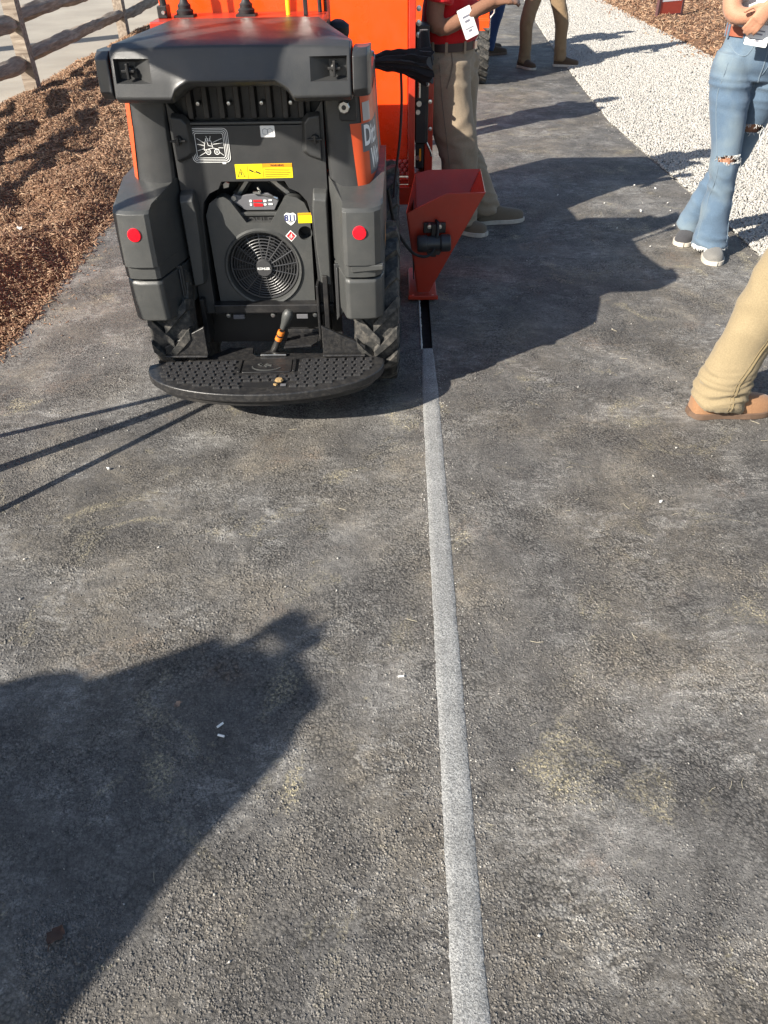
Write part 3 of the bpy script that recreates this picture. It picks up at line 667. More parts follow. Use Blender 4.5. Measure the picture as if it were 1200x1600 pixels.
# console and levers on top
b = MB(); b.box(-.325, .262, .20, .46, 1.255, 1.281); b.build('console_deck', RED, MC, bevel=.004)
b = MB(); b.prism([(-.352, 1.10), (.250, 1.10), (.250, 1.60), (-.352, 1.60)], .462, .50); b.build('console_panel', ORA, MC, bevel=.008)
b = MB(); b.box(.252, .258, .44, .60, 1.10, 1.60); b.build('panel_edge', DARK, MC, bevel=.002)
def lever(x, y, lean, mat, boot=True):
    b = MB(); b.tube([(x, y, 1.28), (x+lean*.3, y, 1.36), (x+lean, y, 1.52)], .0075, 8); l = b.build('control_lever', mat, MC)
    b = MB(); b.lathe([(0, .03), (.016, .03), (.022, .01), (.022, -.012), (.012, -.03), (0, -.03)], (x+lean, y, 1.54), (0, 0, 1), 12); b.build('lever_grip', DARK, l)
    if boot: 
        b = MB(); b.box(x-.034, x+.034, y-.03, y+.03, 1.281, 1.288); b.lathe([(.028, 0), (.030, .012), (.022, .018), (.023, .028), (.016, .034), (.011, .05), (.008, .056)], (x, y, 1.288), (0, 0, 1), 14); b.build('lever_gaiter', RUBB, l)
lever(-.232, .345, -.01, STEEL); lever(-.016, .345, .01, STEEL); lever(.128, .36, 0, YEL, False); lever(.192, .33, .0, STEEL, False)
b = MB(); b.box(-.318, -.285, .30, .36, 1.281, 1.318); b.tube([(-.30, .33, 1.31), (-.31, .33, 1.45)], .012, 8); b.build('side_lever', DARK, MC, bevel=.003)
b = MB(); b.lathe([(.006, -.01), (.006, .012)], (-.294, .295, 1.300), (0, -1, 0), 8); b.build('lever_pin', STEEL, MC)
b = MB(); b.box(.186, .20, .315, .345, 1.281, 1.33); b.tube([(.235, .42, 1.28), (.230, .42, 1.5)], .008, 8); b.build('lever_guard', DARK, MC, bevel=.003)
b = MB(); b.lathe([(0, .024), (.022, .024), (.040, .012), (.042, -.012), (.036, -.034), (0, -.034)], (.287, .60, 1.212), (.1, -.2, 1), 12); b.tube([(.287, .60, 1.0), (.287, .60, 1.19)], .014, 8); b.build('fuel_cap', RUBB, MC)

# trenching unit beside and ahead of the machine
b = MB(); b.prism([(-.42, .40), (.565, .40), (.565, 1.62), (-.42, 1.62)], 1.72, 1.78); b.build('housing_panel', ORA, MC, bevel=.006)
b = MB(); b.box(-.36, .56, 1.781, 1.93, .40, 1.60); b.build('housing_body', ORA, MC, bevel=.02)
b = MB(); b.box(.567, .600, 1.58, 1.90, .36, 1.64); b.build('mast_post', RED, MC, bevel=.003)
b = MB(); b.box(.603, .672, 1.66, 1.78, .55, 1.10); b.build('hose_tray', DARK, MC, bevel=.006)
b = MB(); b.box(.604, .660, 1.655, 1.75, .555, .75); b.build('valve_box', BLK, MC, bevel=.004)
b = MB(); b.tube([(.622, 1.64, .78), (.621, 1.64, .96)], .009, 8); b.lathe([(0, .006), (.014, .006), (.014, -.01)], (.622, 1.645, .75), (0, -1, 0), 10); b.lathe([(0, .006), (.012, .006), (.012, -.01)], (.617, 1.645, .71), (0, -1, 0), 10); b.lathe([(0, .006), (.012, .006), (.012, -.01)], (.614, 1.645, .99), (0, -1, 0), 10)
for z in (1.06, 1.11, 1.17): b.lathe([(0, .008), (.013, .006), (.013, -.012)], (.616, 1.64, z), (0, -1, 0), 10)
b.build('hydraulic_fitting', STEEL, MC)
b = MB(); b.box(.626, .636, 1.64, 1.65, .47, .53); b.build('safety_clip', ORP, MC)
b = MB(); b.lathe([(0, .006), (.012, .006), (.012, -.01)], (.617, 1.645, .485), (0, -1, 0), 10)
for p in ((.664, .84), (.68, .76), (.683, .63)): b.lathe([(0, .008), (.010, .006), (.010, -.01)], (p[0], 1.64, p[1]), (0, -1, 0), 8)
b.tube([(.665, 1.65, .56), (.69, 1.65, .51), (.692, 1.66, .49)], .006, 6); b.build('frame_bolts', STEEL, MC)
b = MB(); b.box(.655, .70, 1.70, 1.80, .30, .86); b.box(.60, .70, 1.66, 1.80, .34, .40); b.build('blade_guard', RED, MC, bevel=.004)
b = MB(); b.box(.607, .650, 1.68, 1.76, .42, .555); b.build('guard_bracket', BLK, MC, bevel=.004)
# blade cover wheel over the cut
b = MB(); b.prism([(2.15+.34*math.cos(R(a)), .36+.34*math.sin(R(a))) for a in range(-90, 271, 12)], .625, .665, 'x'); b.build('blade_disc', DARK, MC)
# perforated step
b = MB(); b.box(.30, .585, 1.66, 1.715, .352, .366); b.box(.30, .585, 1.655, 1.662, .345, .372); b.prism([(.30, .375), (.585, .375), (.585, .462), (.30, .462)], 1.705, 1.712); st = b.build('step_plate', RED, MC, bevel=.002)
SP = simple('worn_step_paint', (.55, .20, .17), .4, var=.2)
for j in range(4):
    for i in range(9):
        b = MB(); b.lathe([(.004, .010), (.010, .007), (.013, 0)], (.325+i*.03+(.015 if j % 2 else 0), 1.705, .388+j*.021), (0, -1, 0), 8); b.build('grip_dimple', SP, st)
b = MB(); b.box(.25, .62, 1.60, 1.65, .25, .345); b.build('lower_beam', RED, MC, bevel=.004)
# gathered black sleeve and its cables
rings = []
for i in range(30):
    t = i/29; c = Vector((.395+.255*t, .93-.01*t, 1.050-.022*t+.012*math.sin(t*3))); h = .024+.040*t**1.1+.006*noise.noise((t*6, 3, 3)); w = .03+.02*t; ring = []
    for k in range(40):
        a = 2*PI*k/40; f = 1+.16*t**.4*math.sin(a*13+3*noise.noise((t*3, 0, 1)))+.22*noise.noise((math.cos(a)*3, math.sin(a)*3, t*2))+.10*noise.noise((math.cos(a)*2, math.sin(a)*2, t*4))
        ring.append(c+Vector((.018*math.sin(a*4)*t*t, math.cos(a)*w*f, math.sin(a)*h*f)))
    rings.append(ring)
b = MB(); b.loft(rings); slv = b.build('hose_sleeve', CLOTHB, MC, smooth=70)
b = MB(); b.lathe([(.026, -.012), (.030, -.012), (.030, .012), (.026, .012)], (.402, .93, 1.052), (1, 0, -.05), 16); b.lathe([(0, .02), (.012, .018), (.012, 0)], (.40, .91, 1.075), (0, -.3, 1), 10); b.build('sleeve_clamp', STEEL, slv)
rings = []
for i in range(12):
    t = i/11; c = Vector((.630-.008*t, .96, 1.03+.13*t)); r = .034-.016*t
    rings.append([c+Vector((math.cos(2*PI*k/24)*r*(1+.12*math.sin(k*2.1)), math.sin(2*PI*k/24)*r, 0)) for k in range(24)])
b = MB(); b.loft(rings); b.build('upright_sleeve', CLOTHB, slv, smooth=60)
def cable(name, P, r, parent=MC):
    out = []
    P = [Vector(p) for p in P]; P = [P[0]*2-P[1]]+P+[P[-1]*2-P[-2]]
    for i in range(1, len(P)-2):
        for k in range(8):
            t = k/8; a, c, d, e = P[i-1:i+3]
            out.append(.5*((2*c)+(d-a)*t+(2*a-5*c+4*d-e)*t*t+(3*c-a-3*d+e)*t**3))
    out.append(P[-2]); b = MB(); b.tube(out, r, 7); return b.build(name, RUBB, parent)
cable('power_cable', [(.525, .92, 1.02), (.528, .90, .90), (.520, .88, .76), (.500, .86, .60), (.492, .80, .50)], .006)

# hopper over the cut, with its vibrator
HP = empty('hopper', (0, 0, 0)); HP.parent = MC
HM = RED
F_ = [(.553, .425), (.736, .512), (.917, .516), (.662, .034), (.612, .034)]
B_ = [(.560, .50), (.668, .518), (.920, .521), (.662, .034), (.612, .034)]
b = MB(); b.prism(F_, .895, .905); b.build('hopper_front', HM, HP, bevel=.002)
b = MB(); b.loft([[(.558, .925, .428), (.600, 1.270, .503), (.668, 1.272, .520), (.923, 1.272, .522)], [(.6125, .907, .034), (.614, .915, .034), (.630, .930, .034), (.661, .940, .034)]], cap=False, closed=False); b.loft([[(.558, .93, .424), (.600, 1.276, .500), (.668, 1.278, .517), (.923, 1.278, .519)], [(.6125, .911, .030), (.614, .920, .030), (.630, .936, .030), (.661, .946, .030)]], cap=False, closed=False); b.build('hopper_back', HM, HP, bevel=.002)
b = MB(); b.loft([[(.917, .906, .5155), (.925, 1.271, .5215), (.928, 1.271, .5190), (.921, .906, .513)], [(.662, .906, .036), (.662, 1.271, .036), (.668, 1.271, .034), (.668, .906, .034)]]); b.build('hopper_side', HM, HP)
b = MB(); b.loft([[(.553, .906, .424), (.600, 1.271, .500), (.596, 1.271, .500), (.549, .906, .424)], [(.612, .906, .036), (.612, 1.271, .036), (.606, 1.271, .034), (.606, .906, .034)]]); b.build('hopper_side', HM, HP)
b = MB(); b.prism(rrect(.565, .705, .852, 1.262, .022), .010, .022, 'z'); b.prism(rrect(.560, .710, .850, .862, .004), .012, .034, 'z'); b.build('skid_plate', HM, HP, bevel=.004)
for x in (.585, .684): b = MB(); b.lathe([(0, .008), (.006, .007), (.007, 0)], (x, .872, .022), (0, 0, 1), 8); b.build('skid_bolt', STEEL, HP)
b = MB(); b.box(.585, .590, .90, 1.2, .10, .42); b.build('hopper_bracket', DARK, HP)
b = MB(); b.lathe([(0, -.082), (.036, -.080), (.040, -.070), (.040, -.034), (.034, -.03), (.034, .03), (.040, .034), (.040, .070), (.036, .08), (0, .082)], (.682, .842, .300), (1, 0, .03), 20); b.box(.62, .745, .85, .893, .262, .30); b.prism([(.640, .262), (.655, .235), (.71, .235), (.725, .262)], .86, .893); vm = b.build('vibrator_motor', PLAS, HP, bevel=.003)
b = MB(); b.box(.632, .738, .872, .893, .338, .385); b.box(.668, .694, .85, .88, .23, .385); b.build('motor_mount', DARK, vm, bevel=.003)
for x in (.660, .708): b = MB(); b.lathe([(0, .016), (.010, .015), (.012, 0)], (x, .872, .372), (0, -1, 0), 12); b.build('mount_bolt', STEEL, vm)
cable("motor_cable", [(.470, .40, .68), (.492, .50, .52), (.530, .66, .38), (.590, .77, .275), (.655, .80, .255), (.690, .82, .30), (.700, .85, .385), (.690, .88, .395)], .007, HP)

# ------------------------------------------------------------------ split rail fence
WOOD = wood('weathered_wood')
fence = tag(empty('split_rail_fence', (-3.74, 9.48, 0)), 'weathered split rail wooden fence along the outer edge of the mulch bed', 'fence')
PY = [-2.5, 1.5, 5.5, 9.48, 13.45, 17.45, 21.4]
def post():
    b = MB(); rings = []
    for i in range(13):
        z = -.1+1.32*i/12; w = .068; j = lambda k: .006*noise.noise((k*3.1, z*3, 1))
        rings.append([(-w+j(1), -w+j(2), z), (w+j(3), -w+j(4), z), (w+j(5), w+j(6), z), (-w+j(7), w+j(8), z)])
    b.loft(rings); return b.mesh('post', WOOD, 25)
PM = post()
for i, y in enumerate(PY):
    o = link('post', PM, fence, (0, y-9.48, 0)); o.rotation_euler[2] = .06*math.sin(i*3)+PI/2*i
for i, (ya, yb) in enumerate(zip(PY, PY[1:])):
    for k, z in enumerate((.30, .665, 1.02)):
        b = MB(); rings = []; n = 34
        for q in range(n+1):
            t = q/n; y = ya-9.48-.07+(yb-ya+.14)*t; tp = min(1, min(t, 1-t)/.07+.45)
            cx = (.012 if (i % 2) else -.012)+.025*noise.noise((t*3, i*5, k)); cz = z+(.02 if i % 2 else -.02)*(1)+.03*noise.noise((t*2.5, i*7+3, k*3)); ring = []
            for m in range(9):
                a = 2*PI*m/9+.4; r = (.060+.022*noise.noise((math.cos(a)*1.4+i*3, math.sin(a)*1.4+k*9, t*5))+.012*noise.noise((a*2, t*22, i)))*tp
                ring.append((cx+math.cos(a)*r*.85, y, cz+math.sin(a)*r*1.15))
            rings.append(ring)
        b.loft(rings); b.build('rail', WOOD, fence, smooth=28)

# ------------------------------------------------------------------ people
def cat(P, n):
    P = [Vector(p) for p in P]; out = []
    Q = [P[0]*2-P[1]]+P+[P[-1]*2-P[-2]]
    for i in range(1, len(Q)-2):
        a, b_, c, d = Q[i-1:i+3]
        for k in range(n):
            t = k/n; out.append(.5*((2*b_)+(c-a)*t+(2*a-5*b_+4*c-d)*t*t+(3*b_-a-3*c+d)*t**3))
    out.append(P[-1]); return out
def limb(b, pts, radii, fwd, n=18, sub=6):
    """loft along joints; radii = (front-back, side) at each joint; fwd = the direction the front faces"""
    C_ = cat(pts, sub); Rr = cat([(r[0], r[1], 0) for r in radii], sub); rings = []; f0 = Vector(fwd)
    for i, c in enumerate(C_):
        t = (C_[min(i+1, len(C_)-1)]-C_[max(i-1, 0)]).normalized(); f = (f0-t*f0.dot(t))
        f = f.normalized() if f.length > .05 else t.orthogonal().normalized()
        s_ = t.cross(f)
        rings.append([c+f*math.cos(2*PI*k/n)*Rr[i].x+s_*math.sin(2*PI*k/n)*Rr[i].y for k in range(n)])
    b.loft(rings); return b
def fuse(b, name, mat, voxel, folds=None, smooth_it=4, shrink=0):
    me = b.mesh('tmp', None, 0); o = link('tmp', me)
    r = o.modifiers.new('r', 'REMESH'); r.mode = 'VOXEL'; r.voxel_size = voxel; r.use_smooth_shade = True
    sm = o.modifiers.new('s', 'SMOOTH'); sm.iterations = smooth_it; sm.factor = .5
    dg = bpy.context.evaluated_depsgraph_get(); m2 = bpy.data.meshes.new_from_object(o.evaluated_get(dg))
    bpy.data.objects.remove(o); bpy.data.meshes.remove(me)
    if folds:
        n = len(m2.vertices); co = np.empty(n*3); m2.vertices.foreach_get('co', co); co = co.reshape(-1, 3)
        no = np.empty(n*3); m2.vertices.foreach_get('normal', no); no = no.reshape(-1, 3)
        d = np.array([folds(Vector(p)) for p in co]); co += no*d[:, None]
        m2.vertices.foreach_set('co', co.reshape(-1)); m2.update()
    m2.name = name; m2.materials.clear(); m2.materials.append(mat); m2.shade_smooth(); return m2
def cloth_folds(ankles, amp=.006, knee=.5):
    def f(p):
        z = p.z; lowz = max(0, 1-(z-.05)/.22) if z > .05 else 1; kz = math.exp(-((z-knee)/.10)**2); cz = math.exp(-((z-.86)/.07)**2)
        a = amp*(.45+1.5*lowz+.8*kz+.5*cz)
        v = noise.noise((p.x*7+1.5*p.z, p.y*7, p.z*17+3*noise.noise((p.x*5, p.y*5, p.z*3))))
        w = noise.noise((p.x*12-4*p.z, p.y*12+3*p.z, p.z*9))
        ridge = 1-2*abs(v)
        return a*(.8*ridge+.6*w-.2)
    return f
def hand(b, wrist, d, palm_n, curl=.5, size=1.0, side=1):
    """palm, four unequal curled fingers and a thumb, rooted at the wrist; d = pointing direction, palm_n = palm normal"""
    w = Vector(wrist); d = Vector(d).normalized(); nrm = Vector(palm_n); nrm = (nrm-d*nrm.dot(d)).normalized(); s_ = d.cross(nrm)*side
    limb(b, [w-d*.02, w+d*.03*size, w+d*.085*size], [(.018*size, .026*size), (.016*size, .036*size), (.012*size, .040*size)], nrm, 12, 4)
    for i, (off, ln) in enumerate(((-.030, .068), (-.010, .080), (.011, .076), (.031, .060))):
        p = w+d*.080*size+s_*off*size; q = [p-d*.02]; dirv = d.copy()
        for k in range(3):
            dirv = (Matrix.Rotation(curl*(.5+.5*k)*side, 3, s_*side) @ dirv).normalized() if False else (dirv*math.cos(curl)+nrm*math.sin(curl)*(1)).normalized() if k == 0 else (dirv+nrm*curl*.7).normalized()
            q.append(q[-1]+dirv*ln*size*(.48, .31, .26)[k]+(d*.02 if k == 0 else Vector()))
        b.tube(cat(q, 3), [.0095*size*(1-.03*k) for k in range(len(cat(q, 3)))], 8)
    t0 = w+d*.02*size-s_*.026*size; b.tube(cat([t0, t0+(d*.6-s_*.75+nrm*.3)*.035*size, t0+(d*1.0-s_*.75+nrm*.5)*.068*size], 4), .0105*size, 8)
    return b
def head(b, c, f, sz=1.0):
    c = Vector(c); f = Vector(f).normalized(); u = Vector((0, 0, 1)); s_ = f.cross(u); rings = []
    for i in range(17):
        t = -1+2*i/16; r = math.sqrt(max(0, 1-t*t)); jaw = .82 if t < -.4 else 1
        rings.append([c+u*(t*.118*sz)+f*(math.cos(2*PI*k/18)*(r*.098*jaw+.002)+.012*(t < 0)*r)*sz+s_*math.sin(2*PI*k/18)*(r*.076*jaw+.002)*sz for k in range(18)])
    b.loft(rings)
    b.loft([[c+f*.085*sz+u*.015, c+f*.085*sz+u*.015+s_*.006, c+f*.09*sz+u*.02], [c+f*.118*sz-u*.025, c+f*.085*sz-u*.03+s_*.017, c+f*.085*sz-u*.03-s_*.017]])
    for k in (-1, 1): b.lathe([(0, -.008), (.024, -.006), (.028, 0), (.02, .008), (0, .008)], c+s_*k*.078*sz-f*.005, s_*k+f*.3, 10)
    b.tube([c+f*.098*sz-u*.055-s_*.022, c+f*.106*sz-u*.056, c+f*.098*sz-u*.055+s_*.022], .006, 6)
def shoe(name, heel, toe, mat, sole, h=.085, w=.046, parent=None, cuff=.05, toez=0):
    """a low shoe lofted from heel to toe with a proud sole; heel/toe are points on the ground"""
    a, c = Vector(heel), Vector(toe); L = (c-a).length; d = (c-a).normalized(); s_ = Vector((-d.y, d.x, 0)); b = MB(); rings = []
    prof = [(0, .38, .55), (.015, .66, .75), (.04, .86, .92), (.12, 1, 1.05), (.25, .92, 1.12), (.38, .90, 1.0), (.52, 1.0, .80), (.68, 1.10, .66), (.82, 1.05, .58), (.93, .84, .50), (.98, .56, .42), (1.0, .30, .33)]
    prof = [tuple(q) for q in cat(prof, 3)]
    for t, ww, hh in prof:
        cc = a+d*(L*t); rings.append([cc+s_*(math.cos(2*PI*k/16)*w*ww)+Vector((0, 0, .018+max(0, math.sin(2*PI*k/16))**.8*(h*hh-.0)+.0)) for k in range(16)])
    b.loft(rings); o = b.build(name, mat, parent, smooth=60)
    b = MB(); low = []; 
    P = [(-.008/L, .30)]+[(t, ww) for t, ww, _ in prof]+[(1+.008/L, .22)]
    ol = [a+d*(L*t)+s_*(w*ww+.005) for t, ww in P]+[a+d*(L*t)-s_*(w*ww+.005) for t, ww in reversed(P)]
    b.loft([[p+Vector((0, 0, .002)) for p in ol], [p+Vector((0, 0, .024)) for p in ol], [a+d*L*.5+(p-a-d*L*.5)*.94+Vector((0, 0, .026)) for p in ol]])
    b.build('sole', sole, o, bevel=.003); return o
SKINM = fabric('skin_tan', (.40, .20, .125), .55, 600, .06); SKIND = fabric('skin_brown', (.21, .105, .065), .55, 600, .06)
HAIRM = fabric('dark_hair', (.03, .02, .015), .7)
EYEW = simple('eye_white', (.32, .30, .28), .4); SOLEW = simple('pale_sole', (.48, .44, .38), .7, var=.15, vscale=30); SOLED = simple('brown_sole', (.12, .075, .05), .7, var=.2, vscale=30)

def person(label, facing, J, cols, skin=SKINM, vox=.010, leg=None, shirt_r=1.0, hands=None, group=None, fold=.006, shoes=None, sub=None, female=False, gx=1.0, gy=1.0, foldfn=None, hem=.04, sleeve=(.72, .066)):
    """J: joints in world metres. Body is one fused mesh (top-level); clothes, hair, shoes are its children."""
    f = Vector((*facing, 0)).normalized(); s_ = f.cross(Vector((0, 0, 1)))            # s_ points to the person's right
    V_ = {k: Vector(p) for k, p in J.items()}; V_['head'].z -= .045
    b = MB()
    limb(b, [V_['pelvis']-Vector((0, 0, .08)), V_['pelvis']+Vector((0, 0, .05)), V_['chest'], V_['neck']-Vector((0, 0, .07)), V_['neck'], V_['head']-Vector((0, 0, .06))], [(.09, .14), (.10, .145), (.11, .155), (.085, .13), (.064, .066), (.058, .058)], f)
    head(b, V_['head'], f)
    for k in 'LR':
        limb(b, [V_['hip'+k]+Vector((0, 0, .02)), V_['kne'+k], V_['ank'+k], V_['ank'+k]-Vector((0, 0, .06))], [(.078, .075), (.052, .050), (.036, .034), (.034, .032)], f)
        limb(b, [V_['sho'+k], V_['elb'+k], V_['wri'+k]], [(.052, .050), (.042, .041), (.029, .026)], f, 16, 8)
        if hands: hand(b, V_['wri'+k], *hands[k])
    body = link('person', fuse(b, 'person', skin, vox*.8 if vox < .012 else vox)); tag(body, label, 'person', group)
    # trousers
    b = MB()
    for k in 'LR':
        lr = (leg[k] if isinstance(leg, dict) else leg) or [(.098, .092), (.078, .074), (.066, .064), (.068, .066)]
        h, kn, an = V_['hip'+k], V_['kne'+k], V_['ank'+k]; mid = kn+(an-kn)*.55
        limb(b, [h+Vector((0, 0, .07)), h-Vector((0, 0, .06)), kn, mid, an-Vector((0, 0, hem))], [(lr[0][0]*.95, lr[0][1]*.95), lr[0], lr[1], lr[2], lr[3]], f, 22, 7)
    pv = V_['pelvis']; limb(b, [pv-Vector((0, 0, .09)), pv, pv+Vector((0, 0, .12))], [(.085*gx, .13*gy), (.118*gx, .172*gy), (.108*gx, .150*gy)], f, 24, 6)
    tr = link('trousers', fuse(b, 'trousers', cols['trousers'], vox, foldfn or cloth_folds(None, fold, V_['kneL'].z)), body)
    b = MB(); bp = pv+Vector((0, 0, .118)); n = 40
    ring = lambda z, g: [bp+f*math.cos(2*PI*i/n)*(.110*gx+g+.004)+s_*math.sin(2*PI*i/n)*(.152*gy+g+.004)+Vector((0, 0, z)) for i in range(n)]
    b.loft([ring(-.019, .002), ring(-.019, .007), ring(.019, .006), ring(.019, .001)], cap=False); be = b.build('belt', cols.get('belt', BELT), body)
    b = MB(); q = bp+f*(.110*gx+.014); b.bar(q-s_*.022, q+s_*.022, .012, .038); b.build('belt_buckle', STEEL, be, bevel=.002)
    b = MB()
    for a in (35, 75, 105, 145, 215, 250, 290, 325):
        q = bp+f*math.cos(R(a))*(.110*gx+.013)+s_*math.sin(R(a))*(.152*gy+.013); t = (-f*math.sin(R(a))*.110+s_*math.cos(R(a))*.152).normalized()
        M_ = Matrix((( t.x, q.x-bp.x, 0), (t.y, q.y-bp.y, 0), (0, 0, 1))); M4 = Matrix.Translation(q) @ Matrix(((t.x, -t.y, 0), (t.y, t.x, 0), (0, 0, 1))).to_4x4()
        b.box(-.007, .007, -.0025, .0025, -.030, .026, M4)
    b.build('belt_loop', cols['trousers'], tr, kind='stuff')
    # shirt
    b = MB(); w = shirt_r
    limb(b, [pv+Vector((0, 0, .130)), pv+Vector((0, 0, .18)), V_['chest'], V_['neck']-Vector((0, 0, .09)), V_['neck']-Vector((0, 0, .02))], [(.112*w*gx, .156*w*gy), (.130*w*gx, .174*w*gy), (.128*w, .180*w), (.095, .15), (.066, .070)], f, 24, 6)
    for k in 'LR':
        e = V_['sho'+k].lerp(V_['elb'+k], sleeve[0]); r = sleeve[1]; limb(b, [V_['sho'+k]-(V_['elb'+k]-V_['sho'+k])*.1, V_['sho'+k], e], [(.06, .06), (max(.072, r), max(.072, r)), (r, r)], f, 16, 5)
        if sleeve[0] >= 1: limb(b, [V_['elb'+k]-(V_['wri'+k]-V_['elb'+k])*.1, V_['elb'+k], V_['elb'+k].lerp(V_['wri'+k], .9)], [(r*.9, r*.9), (r, r), (r*.7, r*.7)], f, 16, 5)
    link('shirt', fuse(b, 'shirt', cols['shirt'], vox, lambda p: .005*noise.noise((p.x*9, p.y*9, p.z*11+2*p.x))+.004*noise.noise((p.x*16+8*p.z, p.y*16, p.z*5))), body)
    b = MB(); c = V_['head']; rings = []
    for i in range(12):
        t = -.25+1.3*i/11; r = math.sqrt(max(.0, 1-min(1, t)**2))
        rings.append([c-f*.010+Vector((0, 0, min(t, 1.0)*.130))+f*math.cos(2*PI*k/18)*(r*.106+.002)*(.72 if math.cos(2*PI*k/18) > .3 and t < .45 else 1)+s_*math.sin(2*PI*k/18)*(r*.084+.002) for k in range(18)])
    b.loft(rings); b.build('hair', cols.get('hair', HAIRM), body, smooth=60)
    for k in (-1, 1):
        q = c+f*.088+s_*k*.031+Vector((0, 0, .012)); b = MB(); b.lathe([(0, .007), (.005, .006), (.008, 0), (.005, -.006), (0, -.007)], q, f, 10); ey = b.build('eye', EYEW, body); b = MB(); b.lathe([(0, .0085), (.0045, .0075), (.005, .004)], q, f, 10); b.build('iris', HAIRM, ey)
    for k, (hh, tt, m, so, kw) in (shoes or {}).items(): shoe('shoe', hh, tt, m, so, parent=body, **kw)
    return body
BELT = simple('brown_leather', (.045, .022, .018), .5, var=.2)
def V3(*a): return Vector(a)
def badge(body, c, nrm, upv, w, h, name='name_badge'):
    """white lanyard card with grey print lines"""
    n_ = Vector(nrm).normalized(); u = Vector(upv); u = (u-n_*u.dot(n_)).normalized(); s_ = u.cross(n_); c = Vector(c)
    M_ = Matrix.Translation(c) @ Matrix((s_, n_, u)).transposed().to_4x4()
    b = MB(); b.prism(rrect(-w/2, w/2, -h/2, h/2, .006), -.0015, .0015); b.v = [tuple(M_ @ Vector(p)) for p in b.v]; o = b.build(name, WHITE, body)
    b = MB()
    for x0, x1, z0, z1 in ((-.25, .25, .18, .24), (-.18, .18, .02, .09), (-.3, .3, -.2, -.17), (-.12, .12, -.3, -.24)): b.prism([(x0*w, z0*h), (x1*w, z0*h), (x1*w, z1*h), (x0*w, z1*h)], .0016, .0022)
    b.v = [tuple(M_ @ Vector(p)) for p in b.v]; b.build('card_print', simple('grey_ink', (.22, .22, .26), .6), o, smooth=0)
    return o
KHAKI_G = fabric('taupe_cotton', (.285, .225, .160), .9, 1100, .05); KHAKI_Y = fabric('khaki_canvas', (.250, .198, .118), .92, 900, .05)
KHAKI_B = fabric('brown_cotton', (.21, .145, .085), .9, 800, .06); DENIM_D = fabric('dark_denim', (.035, .065, .15), .9)
DENIM_L = fabric('light_denim', (.088, .135, .195), .9, 1000, .06, fade=(.20, .25, .275))
REDSH = fabric('red_polo', (.50, .012, .016), .85, 900, .06); SUEDE = fabric('olive_suede', (.15, .12, .085), .95, 500, .12); GREYC = fabric('grey_canvas', (.17, .165, .155), .95, 800, .1)
DARKC = fabric('dark_canvas', (.055, .055, .06), .95, 800, .1); TANL = fabric('tan_leather', (.27, .145, .075), .6, 300, .1); BROWNS = fabric('brown_suede', (.075, .05, .032), .9, 500, .1)
NAVY = fabric('navy_cotton', (.02, .03, .07), .9)

# man in the red polo, profile to the right, arm bent forward
person('man in red polo and taupe trousers standing behind the red hopper, arm bent forward', (.93, -.36),
    dict(pelvis=(.395, 4.76, .865), chest=(.40, 4.77, 1.22), neck=(.40, 4.77, 1.50), head=(.43, 4.76, 1.66), hipL=(.435, 4.84, .86), kneL=(.475, 4.86, .48), ankL=(.66, 4.88, .10), hipR=(.375, 4.69, .86), kneR=(.455, 4.66, .48), ankR=(.50, 4.71, .10),
         shoL=(.45, 4.95, 1.42), elbL=(.52, 5.02, 1.12), wriL=(.76, 4.93, 1.20), shoR=(.36, 4.60, 1.42), elbR=(.315, 4.56, 1.085), wriR=(.60, 4.60, 1.185)),
    dict(trousers=KHAKI_G, shirt=REDSH), SKIND, .009, gx=1.18, gy=1.06, hands={'L': ((1, -.1, .1), (0, .2, -1), .5, 1, 1), 'R': ((1, .15, .15), (0, .6, -.8), .5, 1, -1)}, fold=.011,
    leg=[(.138, .108), (.108, .090), (.096, .086), (.092, .084)],
    shoes={'L': ((.60, 4.855, 0), (.905, 4.905, 0), SUEDE, SOLEW, dict(h=.10, w=.052)), 'R': ((.43, 4.74, 0), (.645, 4.63, 0), SUEDE, SOLEW, dict(h=.095, w=.05))})
M_RED = [o for o in sc.objects if o.name.startswith('person') and o.parent is None][-1]
badge(M_RED, (.468, 4.540, 1.100), (.30, -.92, .25), (-.35, -.05, 1), .075, .135)

